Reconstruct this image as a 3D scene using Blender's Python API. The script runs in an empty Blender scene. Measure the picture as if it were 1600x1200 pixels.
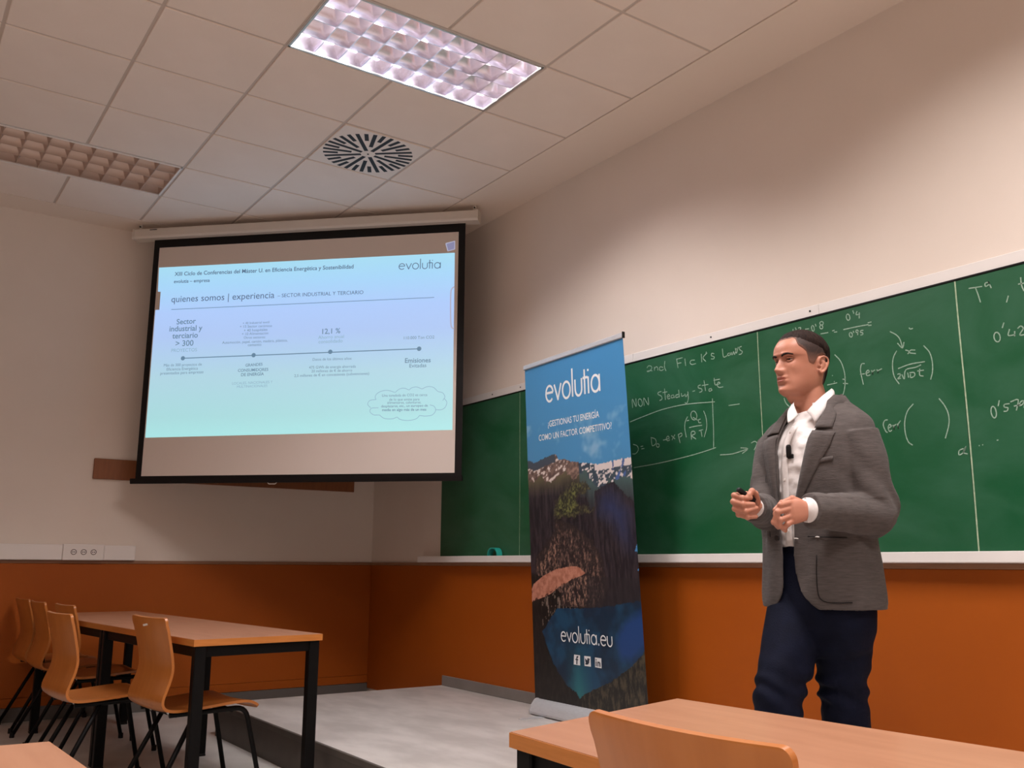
import bpy, bmesh, math, random
from mathutils import Vector, Matrix, noise
random.seed(7)
PI = math.pi
SC = bpy.context.scene
COL = SC.collection
# ------------------------------------------------------------------ camera
CAM = Vector((7.4812, -3.6916, 1.0752))
RT = Vector((0.568980, 0.822337, 0.005501)); DN = Vector((0.160214, -0.104268, -0.981557)); FW = Vector((0, 0, 0))
def _cam_axes():
    yaw, pitch, roll = 0.9664, 0.1922, -0.0056
    f = Vector((-math.sin(yaw)*math.cos(pitch), math.cos(yaw)*math.cos(pitch), math.sin(pitch)))
    r0 = Vector((math.cos(yaw), math.sin(yaw), 0)); d0 = f.cross(r0)
    r = r0*math.cos(roll)+d0*math.sin(roll); d = -r0*math.sin(roll)+d0*math.cos(roll)
    return r, d, f
RT, DN, FW = _cam_axes()
cd = bpy.data.cameras.new('camera'); cam = bpy.data.objects.new('camera', cd); COL.objects.link(cam)
cd.sensor_width = 36; cd.lens = 1455.1/1600*36; cd.clip_start = 0.05
m = Matrix((RT, -DN, -FW)).transposed().to_4x4(); m.translation = CAM; cam.matrix_world = m
SC.camera = cam
# ------------------------------------------------------------------ world, lamps, exposure
w = bpy.data.worlds.new('world'); SC.world = w; w.use_nodes = True
w.node_tree.nodes['Background'].inputs[0].default_value = (1.0, .86, .76, 1); w.node_tree.nodes['Background'].inputs[1].default_value = .0
SC.view_settings.view_transform = 'Standard'; SC.view_settings.look = 'None'
SC.view_settings.exposure = 0.0; SC.view_settings.gamma = 1.0; SC.view_settings.use_curve_mapping = False
LAMP_COL = (1.0, .945, .925)
def area(name, loc, sx, sy, power, spread=180, col=LAMP_COL):
    l = bpy.data.lights.new(name, 'AREA'); l.shape = 'RECTANGLE'; l.size = sx; l.size_y = sy; l.energy = power; l.color = col
    l.spread = math.radians(spread); o = bpy.data.objects.new(name, l); o.location = loc; COL.objects.link(o); return o
PW = 56
area('ceiling_lamp', (3.582, -1.597, 3.735), .54, 1.14, PW*2.2, 180, (1.0, .96, .96))     # above the louvre of the lit fitting in view
for (x, y) in ((5.98, -1.6), (8.38, -1.6), (5.98, -5.2), (8.38, -5.2)):
    area('ceiling_lamp', (x, y, 3.64), .56, 1.16, PW, 142)
for i in range(3):                         # unseen spots added below the louvre to throw the lit fitting's light
    for j in range(8):
        l = bpy.data.lights.new('added_spot', 'SPOT'); l.energy = PW*2.1/24; l.color = LAMP_COL; l.spot_size = math.radians(139); l.spot_blend = .45; l.shadow_soft_size = 0
        o = bpy.data.objects.new('added_spot', l); o.location = (3.582+(i-1)*.18, -1.597+(j-3.5)*.15, 3.640); COL.objects.link(o)
# ------------------------------------------------------------------ helpers
def tag(o, label=None, cat=None, group=None, kind=None):
    if label: o['label'] = label
    if cat: o['category'] = cat
    if group: o['group'] = group
    if kind: o['kind'] = kind
    return o
def empty(name, loc=(0, 0, 0), rz=0, label=None, cat=None, group=None, kind=None):
    o = bpy.data.objects.new(name, None); o.location = loc; o.rotation_euler = (0, 0, rz); o.empty_display_size = .1
    COL.objects.link(o); return tag(o, label, cat, group, kind)
def link(name, me, mat=None, parent=None, smooth=False, loc=None):
    if mat is not None:
        me.materials.clear(); me.materials.append(mat)
    if smooth:
        me.polygons.foreach_set('use_smooth', [True]*len(me.polygons))
    o = bpy.data.objects.new(name, me); COL.objects.link(o)
    if parent is not None: o.parent = parent
    if loc is not None: o.location = loc
    return o
def bm_obj(name, bm, mat, parent=None, smooth=False, loc=None, auto=None):
    me = bpy.data.meshes.new(name); bm.normal_update(); bm.to_mesh(me); bm.free()
    o = link(name, me, mat, parent, smooth, loc)
    if auto is not None: auto_smooth(me, auto)
    return o
def auto_smooth(me, ang):
    me.polygons.foreach_set('use_smooth', [True]*len(me.polygons))
    b = bmesh.new(); b.from_mesh(me)
    for e in b.edges:
        if len(e.link_faces) == 2 and e.calc_face_angle(0) > ang: e.smooth = False
    b.to_mesh(me); b.free()
def box(bm, x0, x1, y0, y1, z0, z1, bev=0, M=None, seg=1):
    r = bmesh.ops.create_cube(bm, size=1)
    vs = r['verts']
    for v in vs:
        v.co = Vector(((x0+x1)/2+v.co.x*(x1-x0), (y0+y1)/2+v.co.y*(y1-y0), (z0+z1)/2+v.co.z*(z1-z0)))
    if bev:
        es = list({e for v in vs for e in v.link_edges})
        rr = bmesh.ops.bevel(bm, geom=es, offset=bev, segments=seg, affect='EDGES', profile=.5)
        vs = list({v for f in rr['faces'] for v in f.verts} | {v for v in vs if v.is_valid})
    if M is not None:
        for v in vs: v.co = M @ v.co
    return vs
def tube(bm, pts, r, n=10, caps=True, flat=None):
    pts = [Vector(p) for p in pts]; rs = r if isinstance(r, (list, tuple)) else [r]*len(pts)
    rings = []; prev = None
    for i, p in enumerate(pts):
        t = (pts[min(i+1, len(pts)-1)]-pts[max(i-1, 0)]).normalized()
        a = prev if prev is not None else (Vector((0, 0, 1)) if abs(t.z) < .9 else Vector((1, 0, 0)))
        u = (a-t*a.dot(t)).normalized(); v = t.cross(u); prev = u
        rings.append([bm.verts.new(p+(u*math.cos(2*PI*k/n)+v*math.sin(2*PI*k/n))*rs[i]) for k in range(n)])
    for a, b in zip(rings, rings[1:]):
        for k in range(n): bm.faces.new((a[k], a[(k+1) % n], b[(k+1) % n], b[k]))
    if caps:
        bm.faces.new(rings[0][::-1]); bm.faces.new(rings[-1])
    return rings
def bend(pts, rad, n=5):
    """round the corners of a polyline"""
    pts = [Vector(p) for p in pts]; out = [pts[0]]
    for a, b, c in zip(pts, pts[1:], pts[2:]):
        d = min(rad, (a-b).length*.45, (c-b).length*.45)
        p0 = b+(a-b).normalized()*d; p1 = b+(c-b).normalized()*d
        for k in range(n+1):
            t = k/n; out.append(p0*(1-t)**2+b*2*t*(1-t)+p1*t*t)
    out.append(pts[-1]); return out
def catmull(P, n=8):
    P = [Vector(p) for p in P]; Q = [P[0]*2-P[1]]+P+[P[-1]*2-P[-2]]; out = []
    for i in range(1, len(Q)-2):
        for k in range(n):
            t = k/n
            out.append(.5*((2*Q[i])+(Q[i+1]-Q[i-1])*t+(2*Q[i-1]-5*Q[i]+4*Q[i+1]-Q[i+2])*t*t+(3*Q[i]-Q[i-1]-3*Q[i+1]+Q[i+2])*t**3))
    out.append(P[-1]); return out
def loft(bm, rings, closed=True, caps=True):
    R = [[bm.verts.new(p) for p in r] for r in rings]; n = len(R[0])
    for a, b in zip(R, R[1:]):
        for k in range(n if closed else n-1): bm.faces.new((a[k], a[(k+1) % n], b[(k+1) % n], b[k]))
    if caps and closed:
        bm.faces.new(R[0][::-1]); bm.faces.new(R[-1])
    return R
def copy_tree(o, parent=None):
    c = o.copy(); COL.objects.link(c)
    if parent is not None: c.parent = parent
    for ch in list(o.children): copy_tree(ch, c)
    return c
def srgb(r, g, b):
    f = lambda c: (c/255/12.92) if c/255 <= .04045 else ((c/255+.055)/1.055)**2.4
    return (f(r), f(g), f(b))
# ------------------------------------------------------------------ materials
def mat(name, col, rough=.6, metal=0, col2=None, nscale=6, ndet=4, nmix=(.35, .65), bump=0, bscale=60, stretch=(1, 1, 1), spec=None, emit=None, estr=0, coat=0, coords='Object', sheen=0):
    M = bpy.data.materials.new(name); M.use_nodes = True; N = M.node_tree.nodes; L = M.node_tree.links
    b = N['Principled BSDF']; b.inputs['Base Color'].default_value = (*col, 1); b.inputs['Roughness'].default_value = rough; b.inputs['Metallic'].default_value = metal
    if spec is not None: b.inputs['Specular IOR Level'].default_value = spec
    if coat: b.inputs['Coat Weight'].default_value = coat; b.inputs['Coat Roughness'].default_value = .15
    if sheen: b.inputs['Sheen Weight'].default_value = sheen
    if emit: b.inputs['Emission Color'].default_value = (*emit, 1); b.inputs['Emission Strength'].default_value = estr
    tc = N.new('ShaderNodeTexCoord'); mp = N.new('ShaderNodeMapping'); mp.inputs['Scale'].default_value = stretch; L.new(tc.outputs[coords], mp.inputs[0])
    if col2 is not None:
        n = N.new('ShaderNodeTexNoise'); n.inputs['Scale'].default_value = nscale; n.inputs['Detail'].default_value = ndet; L.new(mp.outputs[0], n.inputs['Vector'])
        cr = N.new('ShaderNodeValToRGB'); cr.color_ramp.elements[0].position = nmix[0]; cr.color_ramp.elements[1].position = nmix[1]
        cr.color_ramp.elements[0].color = (*col, 1); cr.color_ramp.elements[1].color = (*col2, 1)
        L.new(n.outputs[0], cr.inputs[0]); L.new(cr.outputs[0], b.inputs['Base Color'])
    if bump:
        n = N.new('ShaderNodeTexNoise'); n.inputs['Scale'].default_value = bscale; n.inputs['Detail'].default_value = 5; L.new(mp.outputs[0], n.inputs['Vector'])
        bp = N.new('ShaderNodeBump'); bp.inputs['Strength'].default_value = bump; bp.inputs['Distance'].default_value = .01; L.new(n.outputs[0], bp.inputs['Height']); L.new(bp.outputs[0], b.inputs['Normal'])
    return M
def attr_mat(name, attr, rough=.5, coat=0, emis=0):
    M = bpy.data.materials.new(name); M.use_nodes = True; N = M.node_tree.nodes; L = M.node_tree.links; b = N['Principled BSDF']
    a = N.new('ShaderNodeAttribute'); a.attribute_name = attr; L.new(a.outputs['Color'], b.inputs['Base Color']); b.inputs['Roughness'].default_value = rough
    if emis: L.new(a.outputs['Color'], b.inputs['Emission Color']); b.inputs['Emission Strength'].default_value = emis
    return M
M_WALL = mat('wall_paint', (.78, .672, .590), .75, col2=(.80, .692, .610), nscale=2.2, bump=.04, bscale=180)
M_CEIL = mat('ceiling_paint', (.83, .695, .59), .8, bump=.03, bscale=150)
M_TILE = mat('ceiling_tile', (.84, .71, .62), .85, col2=(.87, .74, .65), nscale=3, bump=.12, bscale=260)
M_TBAR = mat('ceiling_rail_metal', (.60, .49, .42), .6)
M_DADO = mat('orange_panel', (.33, .070, .0045), .5, spec=.22, col2=(.36, .079, .0055), nscale=1.3, bump=.02, bscale=40)
M_RAIL = mat('dark_wood_rail', (.26, .125, .065), .5, col2=(.31, .15, .08), nscale=8, stretch=(1, 1, 8))
M_BASE = mat('grey_skirting', (.20, .175, .16), .5, col2=(.23, .20, .185), nscale=5)
M_VINYL = mat('grey_vinyl_floor', (.46, .425, .40), .42, col2=(.60, .56, .53), nscale=2.6, ndet=7, nmix=(.38, .62), bump=.03, bscale=30, stretch=(1, 2.2, 1))
M_FLOOR = mat('grey_floor', (.46, .43, .40), .45, col2=(.56, .525, .49), nscale=3.1, ndet=6, bump=.02, bscale=30)
M_RISER = mat('dark_riser', (.075, .062, .052), .55, col2=(.09, .075, .062), nscale=8)
M_BEECH = mat('beech_plywood', (.41, .130, .025), .33, col2=(.465, .155, .033), nscale=3.5, ndet=6, stretch=(7, 1.2, 1.2), coat=.25, spec=.4)
M_BEECHEDGE = mat('beech_edge', (.48, .165, .030), .4, col2=(.54, .19, .04), nscale=9, stretch=(1, 1, 12))
M_TOP = mat('beech_laminate', (.43, .195, .105), .34, col2=(.485, .228, .128), nscale=2.4, ndet=6, stretch=(1.2, 9, 1), coat=.35)
M_BLACK = mat('black_steel', (.003, .0025, .0025), .5, spec=.14)
M_BLACKPL = mat('black_plastic', (.006, .0045, .0045), .5, spec=.22)
M_WHITEPL = mat('white_plastic', (.84, .77, .73), .45)
M_GREYPL = mat('tray_aluminium', (.80, .75, .72), .45)
M_CHROME = mat('zinc_metal', (.6, .58, .56), .3, metal=.8)
M_ALU = mat('brushed_aluminium', (.55, .55, .57), .38, metal=.35, col2=(.6, .6, .62), nscale=30, stretch=(1, 8, 8))
M_MIRROR = mat('louvre_mirror', (.80, .75, .84), .24, metal=1)
M_MIRROR2 = mat('louvre_mirror_unlit', (.60, .48, .42), .5, metal=1)  # darker brown copy for the off fitting, its dim reflections put into the colour
M_TUBE = mat('fluorescent_tube', (.9, .9, .9), .4, emit=(1, .97, 1), estr=9)
M_TUBEOFF = mat('unlit_tube', (.75, .72, .70), .3)
M_DARKHOLE = mat('dark_slot', (.01, .009, .009), .7)
M_CHALK = mat('chalk', (.34, .45, .36), .9, col2=(.17, .30, .2), nscale=120, ndet=2, nmix=(.35, .75))
M_CHALKLINE = mat('chalk_rule', (.42, .50, .34), .9, col2=(.26, .38, .24), nscale=60)
M_WHITECHALK = mat('white_chalk', (.8, .8, .74), .9)
M_TEAL = mat('teal_plastic', (.02, .36, .30), .35)
def board_mat():
    M = mat('green_board', (.012, .085, .035), .30, spec=.35); N = M.node_tree.nodes; L = M.node_tree.links; b = N['Principled BSDF']
    tc = N.new('ShaderNodeTexCoord'); mp = N.new('ShaderNodeMapping'); mp.inputs['Scale'].default_value = (1.0, 1, 1.7); mp.inputs['Rotation'].default_value = (0, .35, 0); L.new(tc.outputs['Object'], mp.inputs[0])
    n = N.new('ShaderNodeTexNoise'); n.inputs['Scale'].default_value = 1.7; n.inputs['Detail'].default_value = 7; n.inputs['Roughness'].default_value = .62; n.inputs['Distortion'].default_value = .6; L.new(mp.outputs[0], n.inputs[0])
    cr = N.new('ShaderNodeValToRGB'); e = cr.color_ramp.elements; e[0].position = .38; e[0].color = (.010, .088, .033, 1); e[1].position = .72; e[1].color = (.035, .125, .068, 1)
    L.new(n.outputs[0], cr.inputs[0]); L.new(cr.outputs[0], b.inputs['Base Color'])
    r = N.new('ShaderNodeMapRange'); r.inputs['To Min'].default_value = .26; r.inputs['To Max'].default_value = .5; L.new(n.outputs[0], r.inputs[0]); L.new(r.outputs[0], b.inputs['Roughness'])
    return M
M_BOARD = board_mat()
# ------------------------------------------------------------------ traced lettering and picture outlines, in metres on their own planes
CHALK={"fick_heading":[[[3.5457,2.2117],[3.559,2.222],[3.5817,2.216],[3.5851,2.2014],[3.5629,2.1878],[3.5451,2.1921],[3.5729,2.1916],[3.5906,2.1866]],[[3.608,2.2079],[3.6092,2.1855]],[[3.6096,2.1972],[3.6226,2.2054],[3.6341,2.2],[3.6364,2.1809]],[[3.6802,2.192],[3.6564,2.1996],[3.6492,2.1856],[3.6652,2.176],[3.6846,2.181]],[[3.6959,2.2271],[3.6918,2.1935],[3.7032,2.1675]],[[3.79,2.2225],[3.799,2.1682]],[[3.7899,2.2205],[3.8361,2.2209]],[[3.7936,2.1948],[3.8258,2.1938]],[[3.854,2.2123],[3.8586,2.17]],[[3.9296,2.1907],[3.9029,2.1935],[3.8934,2.1819],[3.9063,2.1697],[3.9375,2.1695]],[[3.9792,2.2161],[3.9815,2.1696]],[[4.0226,2.2146],[3.9913,2.1928],[4.0118,2.1675]],[[4.0169,2.2222],[4.0137,2.2097]],[[4.0733,2.2],[4.0565,2.205],[4.0534,2.1926],[4.0725,2.1826],[4.0677,2.1725],[4.0492,2.1758]],[[4.133,2.2166],[4.139,2.1705],[4.1639,2.1724]],[[4.181,2.1839],[4.1685,2.1811],[4.1721,2.1709],[4.1862,2.1747],[4.1851,2.1844],[4.1925,2.1703]],[[4.1933,2.186],[4.2007,2.1701],[4.2096,2.1862],[4.2168,2.169],[4.2307,2.2012]],[[4.2227,2.2027],[4.2292,2.1731],[4.243,2.2052]],[[4.2669,2.2038],[4.2507,2.2006],[4.254,2.1873],[4.2693,2.175],[4.2608,2.1641],[4.2448,2.1639]]],"steady_line":[[[3.4152,1.9928],[3.4147,2.0458],[3.4461,1.9956],[3.4455,2.0449]],[[3.4991,2.0148],[3.4995,2.005],[3.4966,1.9973],[3.4908,1.993],[3.4833,1.9931],[3.4755,1.9976],[3.4691,2.0055],[3.4653,2.0154],[3.4648,2.0253],[3.4678,2.0331],[3.4736,2.0374],[3.4812,2.0372],[3.4889,2.0327],[3.4953,2.0247],[3.4991,2.0148]],[[3.5147,1.9918],[3.5132,2.0386],[3.5515,1.9916],[3.55,2.0368]],[[3.6609,2.0548],[3.6367,2.0529],[3.6344,2.0417],[3.6599,2.0277],[3.6641,2.0101],[3.6446,2.004]],[[3.6872,2.0678],[3.6923,2.0013]],[[3.6702,2.0466],[3.7082,2.0463]],[[3.7071,2.0154],[3.726,2.018],[3.7198,2.0291],[3.7073,2.0208],[3.7133,2.005],[3.7302,2.0053]],[[3.7588,2.02],[3.7401,2.0193],[3.7415,2.0057],[3.7602,2.0077],[3.7588,2.02],[3.7655,2.0022]],[[3.7957,2.0179],[3.7754,2.0162],[3.7785,2.0024],[3.797,2.0044]],[[3.7986,2.0441],[3.8024,2.0003]],[[3.8188,2.0211],[3.8226,2.004],[3.8409,2.0066]],[[3.8457,2.0138],[3.854,1.9961],[3.8729,2.0164]],[[3.8687,2.0236],[3.8715,1.9837],[3.8588,1.9592],[3.8437,1.9646]],[[3.9042,2.0183],[3.9238,2.0199]],[[3.9671,2.0446],[3.9495,2.0428],[3.9507,2.0309],[3.973,2.0222],[3.9742,2.0091],[3.9548,2.0055]],[[3.9924,2.0666],[4.0017,2.0069]],[[3.9756,2.04],[4.023,2.0391]],[[4.0389,2.0141],[4.026,2.0116],[4.0297,2.0007],[4.0444,2.0037],[4.0415,2.0156],[4.0494,2.0016]],[[4.0669,2.0675],[4.0711,2.0316],[4.0861,2.028]],[[4.0621,2.0555],[4.1083,2.0544]],[[4.0903,2.0286],[4.1072,2.0323],[4.0967,2.0403],[4.0861,2.0292],[4.0978,2.0115],[4.1285,2.0099]]],"box_outline":[[[3.3902,1.9117],[3.4946,1.9279],[3.6619,1.9493],[3.8478,1.9541],[4.0649,1.9381]],[[4.049,1.9582],[4.0489,1.8691],[4.0486,1.7743],[4.0444,1.6868]],[[3.4153,1.6383],[3.632,1.6473],[3.8446,1.6645],[3.9677,1.6785],[4.0613,1.6927]]],"long_arrow":[[[4.1609,1.9046],[4.2363,1.9028]],[[4.0883,1.6515],[4.1734,1.6485],[4.2766,1.664]],[[4.2304,1.6747],[4.2782,1.6651],[4.2405,1.6446]],[[4.3013,1.6916],[4.3246,1.6982],[4.3392,1.6877],[4.3307,1.6707],[4.3183,1.654]]],"diffusion_formula":[[[3.861,1.8835],[3.8419,1.8564],[3.8376,1.8177],[3.8473,1.771]],[[3.8529,1.8616],[3.8708,1.8626]],[[3.9307,1.8839],[3.9306,1.8731],[3.9262,1.8645],[3.9184,1.8596],[3.9088,1.8596],[3.8992,1.8643],[3.8915,1.873],[3.8872,1.8838],[3.8873,1.8947],[3.8917,1.9033],[3.8995,1.9082],[3.9092,1.9081],[3.9189,1.9033],[3.9265,1.8946],[3.9307,1.8839]],[[3.9024,1.8749],[3.9367,1.8545]],[[3.9586,1.8582],[3.9428,1.8556],[3.9448,1.8406],[3.9621,1.8385]],[[3.8709,1.8216],[3.9222,1.824],[3.9674,1.8231]],[[3.8857,1.7539],[3.8857,1.794],[3.9078,1.7966],[3.9134,1.7831],[3.8892,1.7742],[3.9191,1.7536]],[[3.9428,1.7959],[3.9732,1.7988]],[[3.9576,1.7974],[3.9646,1.7614]],[[3.9822,1.9001],[3.9976,1.8629],[4.0012,1.8114],[3.9799,1.7566]],[[3.4141,1.7764],[3.4493,1.7625],[3.4566,1.7377],[3.4329,1.7193],[3.4054,1.7205]],[[3.4773,1.7562],[3.4993,1.7574]],[[3.4839,1.7419],[3.5088,1.7428]],[[3.5677,1.798],[3.5759,1.7517],[3.6073,1.7634],[3.6004,1.7877],[3.5649,1.8003]],[[3.6325,1.7487],[3.6323,1.7443],[3.6299,1.7407],[3.6258,1.7387],[3.6208,1.7386],[3.6158,1.7404],[3.6119,1.7439],[3.6098,1.7482],[3.61,1.7527],[3.6124,1.7563],[3.6166,1.7583],[3.6216,1.7584],[3.6266,1.7566],[3.6305,1.7531],[3.6325,1.7487]],[[3.665,1.7741],[3.6934,1.7757]],[[3.6953,1.7775],[3.7142,1.7802],[3.7053,1.7931],[3.6918,1.7826],[3.7006,1.767],[3.7194,1.7703]],[[3.7314,1.7935],[3.7601,1.7706]],[[3.7593,1.7951],[3.7351,1.7667]],[[3.7849,1.7942],[3.7984,1.7436]],[[3.7867,1.792],[3.8097,1.798],[3.8136,1.7845],[3.7952,1.7767]]],"number_fraction":[[[4.598,2.2282],[4.5971,2.214]],[[4.6115,2.2332],[4.6183,2.2188]],[[4.6289,2.227],[4.6441,2.2251],[4.6395,2.2131]],[[4.6699,2.212],[4.6924,2.2098]],[[4.7219,2.2067],[4.722,2.2006],[4.7207,2.1958],[4.7181,2.1932],[4.7148,2.1934],[4.7115,2.1963],[4.7089,2.2013],[4.7073,2.2075],[4.7072,2.2137],[4.7086,2.2185],[4.7112,2.2211],[4.7144,2.2209],[4.7177,2.218],[4.7204,2.2129],[4.7219,2.2067]],[[4.7293,2.2263],[4.7336,2.2127]],[[4.7759,2.2211],[4.7754,2.2176],[4.773,2.2148],[4.7692,2.2135],[4.7647,2.2137],[4.7604,2.2156],[4.7573,2.2187],[4.7558,2.2223],[4.7563,2.2259],[4.7587,2.2286],[4.7626,2.23],[4.7671,2.2297],[4.7713,2.2279],[4.7744,2.2248],[4.7759,2.2211]],[[4.7717,2.2028],[4.7714,2.199],[4.7694,2.196],[4.7662,2.1945],[4.7623,2.1947],[4.7587,2.1966],[4.7559,2.1999],[4.7545,2.2038],[4.7548,2.2077],[4.7568,2.2107],[4.7601,2.2122],[4.7639,2.212],[4.7676,2.21],[4.7704,2.2068],[4.7717,2.2028]],[[4.7565,2.1712],[4.8,2.1686]],[[4.8218,2.1723],[4.836,2.1725]],[[4.8319,2.164],[4.8495,2.1622]],[[4.9227,2.2187],[4.9226,2.2122],[4.9205,2.2072],[4.9171,2.2045],[4.9128,2.2048],[4.9087,2.2079],[4.9054,2.2133],[4.9037,2.2198],[4.9039,2.2263],[4.9059,2.2313],[4.9094,2.234],[4.9136,2.2337],[4.9178,2.2306],[4.921,2.2252],[4.9227,2.2187]],[[4.9407,2.2458],[4.945,2.2295]],[[4.9627,2.2378],[4.9568,2.2219],[4.9771,2.2211]],[[4.9737,2.2292],[4.9715,2.2004]],[[4.8835,2.1657],[4.947,2.1648],[5.0176,2.162]],[[5.0136,2.1707],[5.0335,2.1707]],[[5.0152,2.1577],[5.0323,2.1559]],[[4.9302,2.1329],[4.9299,2.1281],[4.9281,2.1244],[4.9252,2.1224],[4.9216,2.1225],[4.918,2.1248],[4.9153,2.1288],[4.914,2.1336],[4.9142,2.1384],[4.916,2.1422],[4.919,2.1442],[4.9226,2.144],[4.9261,2.1417],[4.9288,2.1378],[4.9302,2.1329]],[[4.9356,2.1488],[4.9383,2.1391]],[[4.9616,2.1426],[4.9613,2.14],[4.9599,2.1379],[4.9576,2.1368],[4.955,2.137],[4.9524,2.1383],[4.9505,2.1405],[4.9496,2.1432],[4.9499,2.1458],[4.9513,2.1479],[4.9536,2.1489],[4.9562,2.1488],[4.9588,2.1475],[4.9607,2.1453],[4.9616,2.1426]],[[4.9609,2.1406],[4.9576,2.1243]],[[4.9892,2.1408],[4.9758,2.1418],[4.9733,2.135],[4.9837,2.1299],[4.9845,2.1224],[4.9723,2.1213]]],"short_arrow":[[[5.1219,2.1075],[5.1506,2.087],[5.1674,2.0632],[5.1766,2.0238]],[[5.1537,2.0485],[5.1765,2.0221],[5.186,2.0468]],[[5.2143,2.1058],[5.221,2.0987],[5.2333,2.099]]],"upper_error_function":[[[5.1891,2.0099],[5.2028,2.0045],[5.2051,1.9955],[5.1986,1.9909]],[[5.236,2.0011],[5.215,2.005],[5.2081,1.9949],[5.2377,1.9854]],[[5.1479,2.0148],[5.1301,1.989],[5.1219,1.9499],[5.1263,1.9029],[5.1481,1.8649]],[[5.276,2.0134],[5.2998,1.9807],[5.3092,1.9397],[5.3071,1.8955],[5.2954,1.8613]],[[5.1475,1.9339],[5.2069,1.9437],[5.2759,1.9429]],[[5.1424,1.9089],[5.1549,1.9097],[5.154,1.8984],[5.142,1.8888],[5.1582,1.8891]],[[5.1638,1.9053],[5.1744,1.8836],[5.1837,1.922],[5.2296,1.9255],[5.2572,1.9321]],[[5.2046,1.9014],[5.205,1.8843],[5.2236,1.8898],[5.2218,1.9042],[5.2008,1.9066]],[[5.1918,1.9092],[5.1948,1.886]],[[5.2499,1.9164],[5.2475,1.8887],[5.2647,1.8813]],[[5.2372,1.9084],[5.2687,1.9065]],[[4.9841,1.9857],[4.9674,1.9857],[4.96,1.96],[4.9631,1.9297],[4.9701,1.8899]],[[4.9558,1.9398],[4.9805,1.9387]],[[4.9871,1.9388],[5.004,1.9436],[4.9981,1.9524],[4.9874,1.9423],[4.9929,1.9277],[5.0095,1.9291]],[[5.0163,1.9493],[5.0213,1.929],[5.0203,1.9409],[5.0339,1.9475]],[[5.0437,1.9487],[5.0488,1.9303],[5.0482,1.9403],[5.0695,1.9473]],[[4.8624,1.9328],[4.878,1.9285]],[[4.863,1.9127],[4.8902,1.9072]]],"large_parentheses":[[[4.8277,2.0563],[4.8569,2.0203],[4.8724,1.9749],[4.8762,1.9318],[4.8675,1.8788],[4.8432,1.831]],[[4.5221,1.8924],[4.5321,1.8653],[4.5613,1.8359]],[[4.7766,1.9183],[4.8321,1.9206]],[[4.8067,1.9602],[4.81,1.9572]],[[4.8151,1.9294],[4.8185,1.927]]],"lower_error_function":[[[5.0796,1.7145],[5.065,1.7134],[5.0558,1.6945],[5.0662,1.6647],[5.0752,1.6591]],[[5.0798,1.6774],[5.0942,1.6842],[5.0874,1.6935],[5.0788,1.6803],[5.0849,1.6626],[5.0965,1.6669]],[[5.1027,1.6889],[5.1091,1.6683],[5.1066,1.6827],[5.1183,1.6898]],[[5.1235,1.692],[5.1291,1.6699],[5.1274,1.687],[5.1411,1.704]],[[5.2074,1.7684],[5.1779,1.7415],[5.161,1.6987],[5.1593,1.6485],[5.1699,1.6083],[5.1895,1.5907]],[[5.3256,1.7755],[5.3483,1.7407],[5.3617,1.701],[5.359,1.6582],[5.339,1.604]]],"table_heading":[[[5.4953,2.2153],[5.5529,2.2099]],[[5.5242,2.2119],[5.5333,2.1768],[5.5397,2.1447]],[[5.5825,2.2214],[5.566,2.2197],[5.5669,2.2064],[5.5816,2.2122],[5.5792,2.2237],[5.5891,2.1937]],[[5.6541,2.1464],[5.644,2.1204]],[[5.7089,2.2085],[5.7091,2.1767],[5.7165,2.1503]],[[5.6963,2.1835],[5.7229,2.1817]]],"table_values":[[[5.6056,1.9873],[5.6051,1.9788],[5.6022,1.972],[5.5976,1.9683],[5.5921,1.9684],[5.5869,1.9723],[5.583,1.9792],[5.5811,1.9878],[5.5817,1.9964],[5.5845,2.0033],[5.5892,2.007],[5.5947,2.0068],[5.5999,2.0029],[5.6038,1.9959],[5.6056,1.9873]],[[5.6261,2.0409],[5.6172,2.0202]],[[5.6457,2.01],[5.6386,1.9855],[5.6654,1.9836]],[[5.6648,1.9977],[5.6628,1.9772]],[[5.677,2.0056],[5.6898,2.0133],[5.6986,2.0011],[5.6831,1.9786],[5.7093,1.9761]],[[5.5613,1.6874],[5.5611,1.6772],[5.5589,1.669],[5.5552,1.6643],[5.5506,1.6641],[5.5461,1.6684],[5.5426,1.6764],[5.5408,1.6865],[5.541,1.6967],[5.5432,1.705],[5.5469,1.7097],[5.5515,1.7099],[5.556,1.7055],[5.5595,1.6975],[5.5613,1.6874]],[[5.578,1.7316],[5.571,1.7085]],[[5.617,1.7124],[5.5966,1.7118],[5.5956,1.7017],[5.6087,1.6965],[5.6042,1.6848],[5.5907,1.6852]],[[5.6209,1.7187],[5.6515,1.7233],[5.6408,1.682]],[[5.6326,1.7],[5.6594,1.7031]],[[5.677,1.7142],[5.664,1.716],[5.6526,1.7007],[5.6659,1.7022],[5.6773,1.7175],[5.6711,1.688]]],"small_marks":[[[5.4132,1.5543],[5.3944,1.5477],[5.3928,1.5303],[5.4118,1.539],[5.4248,1.5623],[5.4118,1.539],[5.4291,1.5304]],[[5.4783,1.5604],[5.4817,1.5587]],[[5.4926,1.5617],[5.496,1.5607]],[[5.5527,1.5733],[5.5596,1.574]]]}
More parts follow.
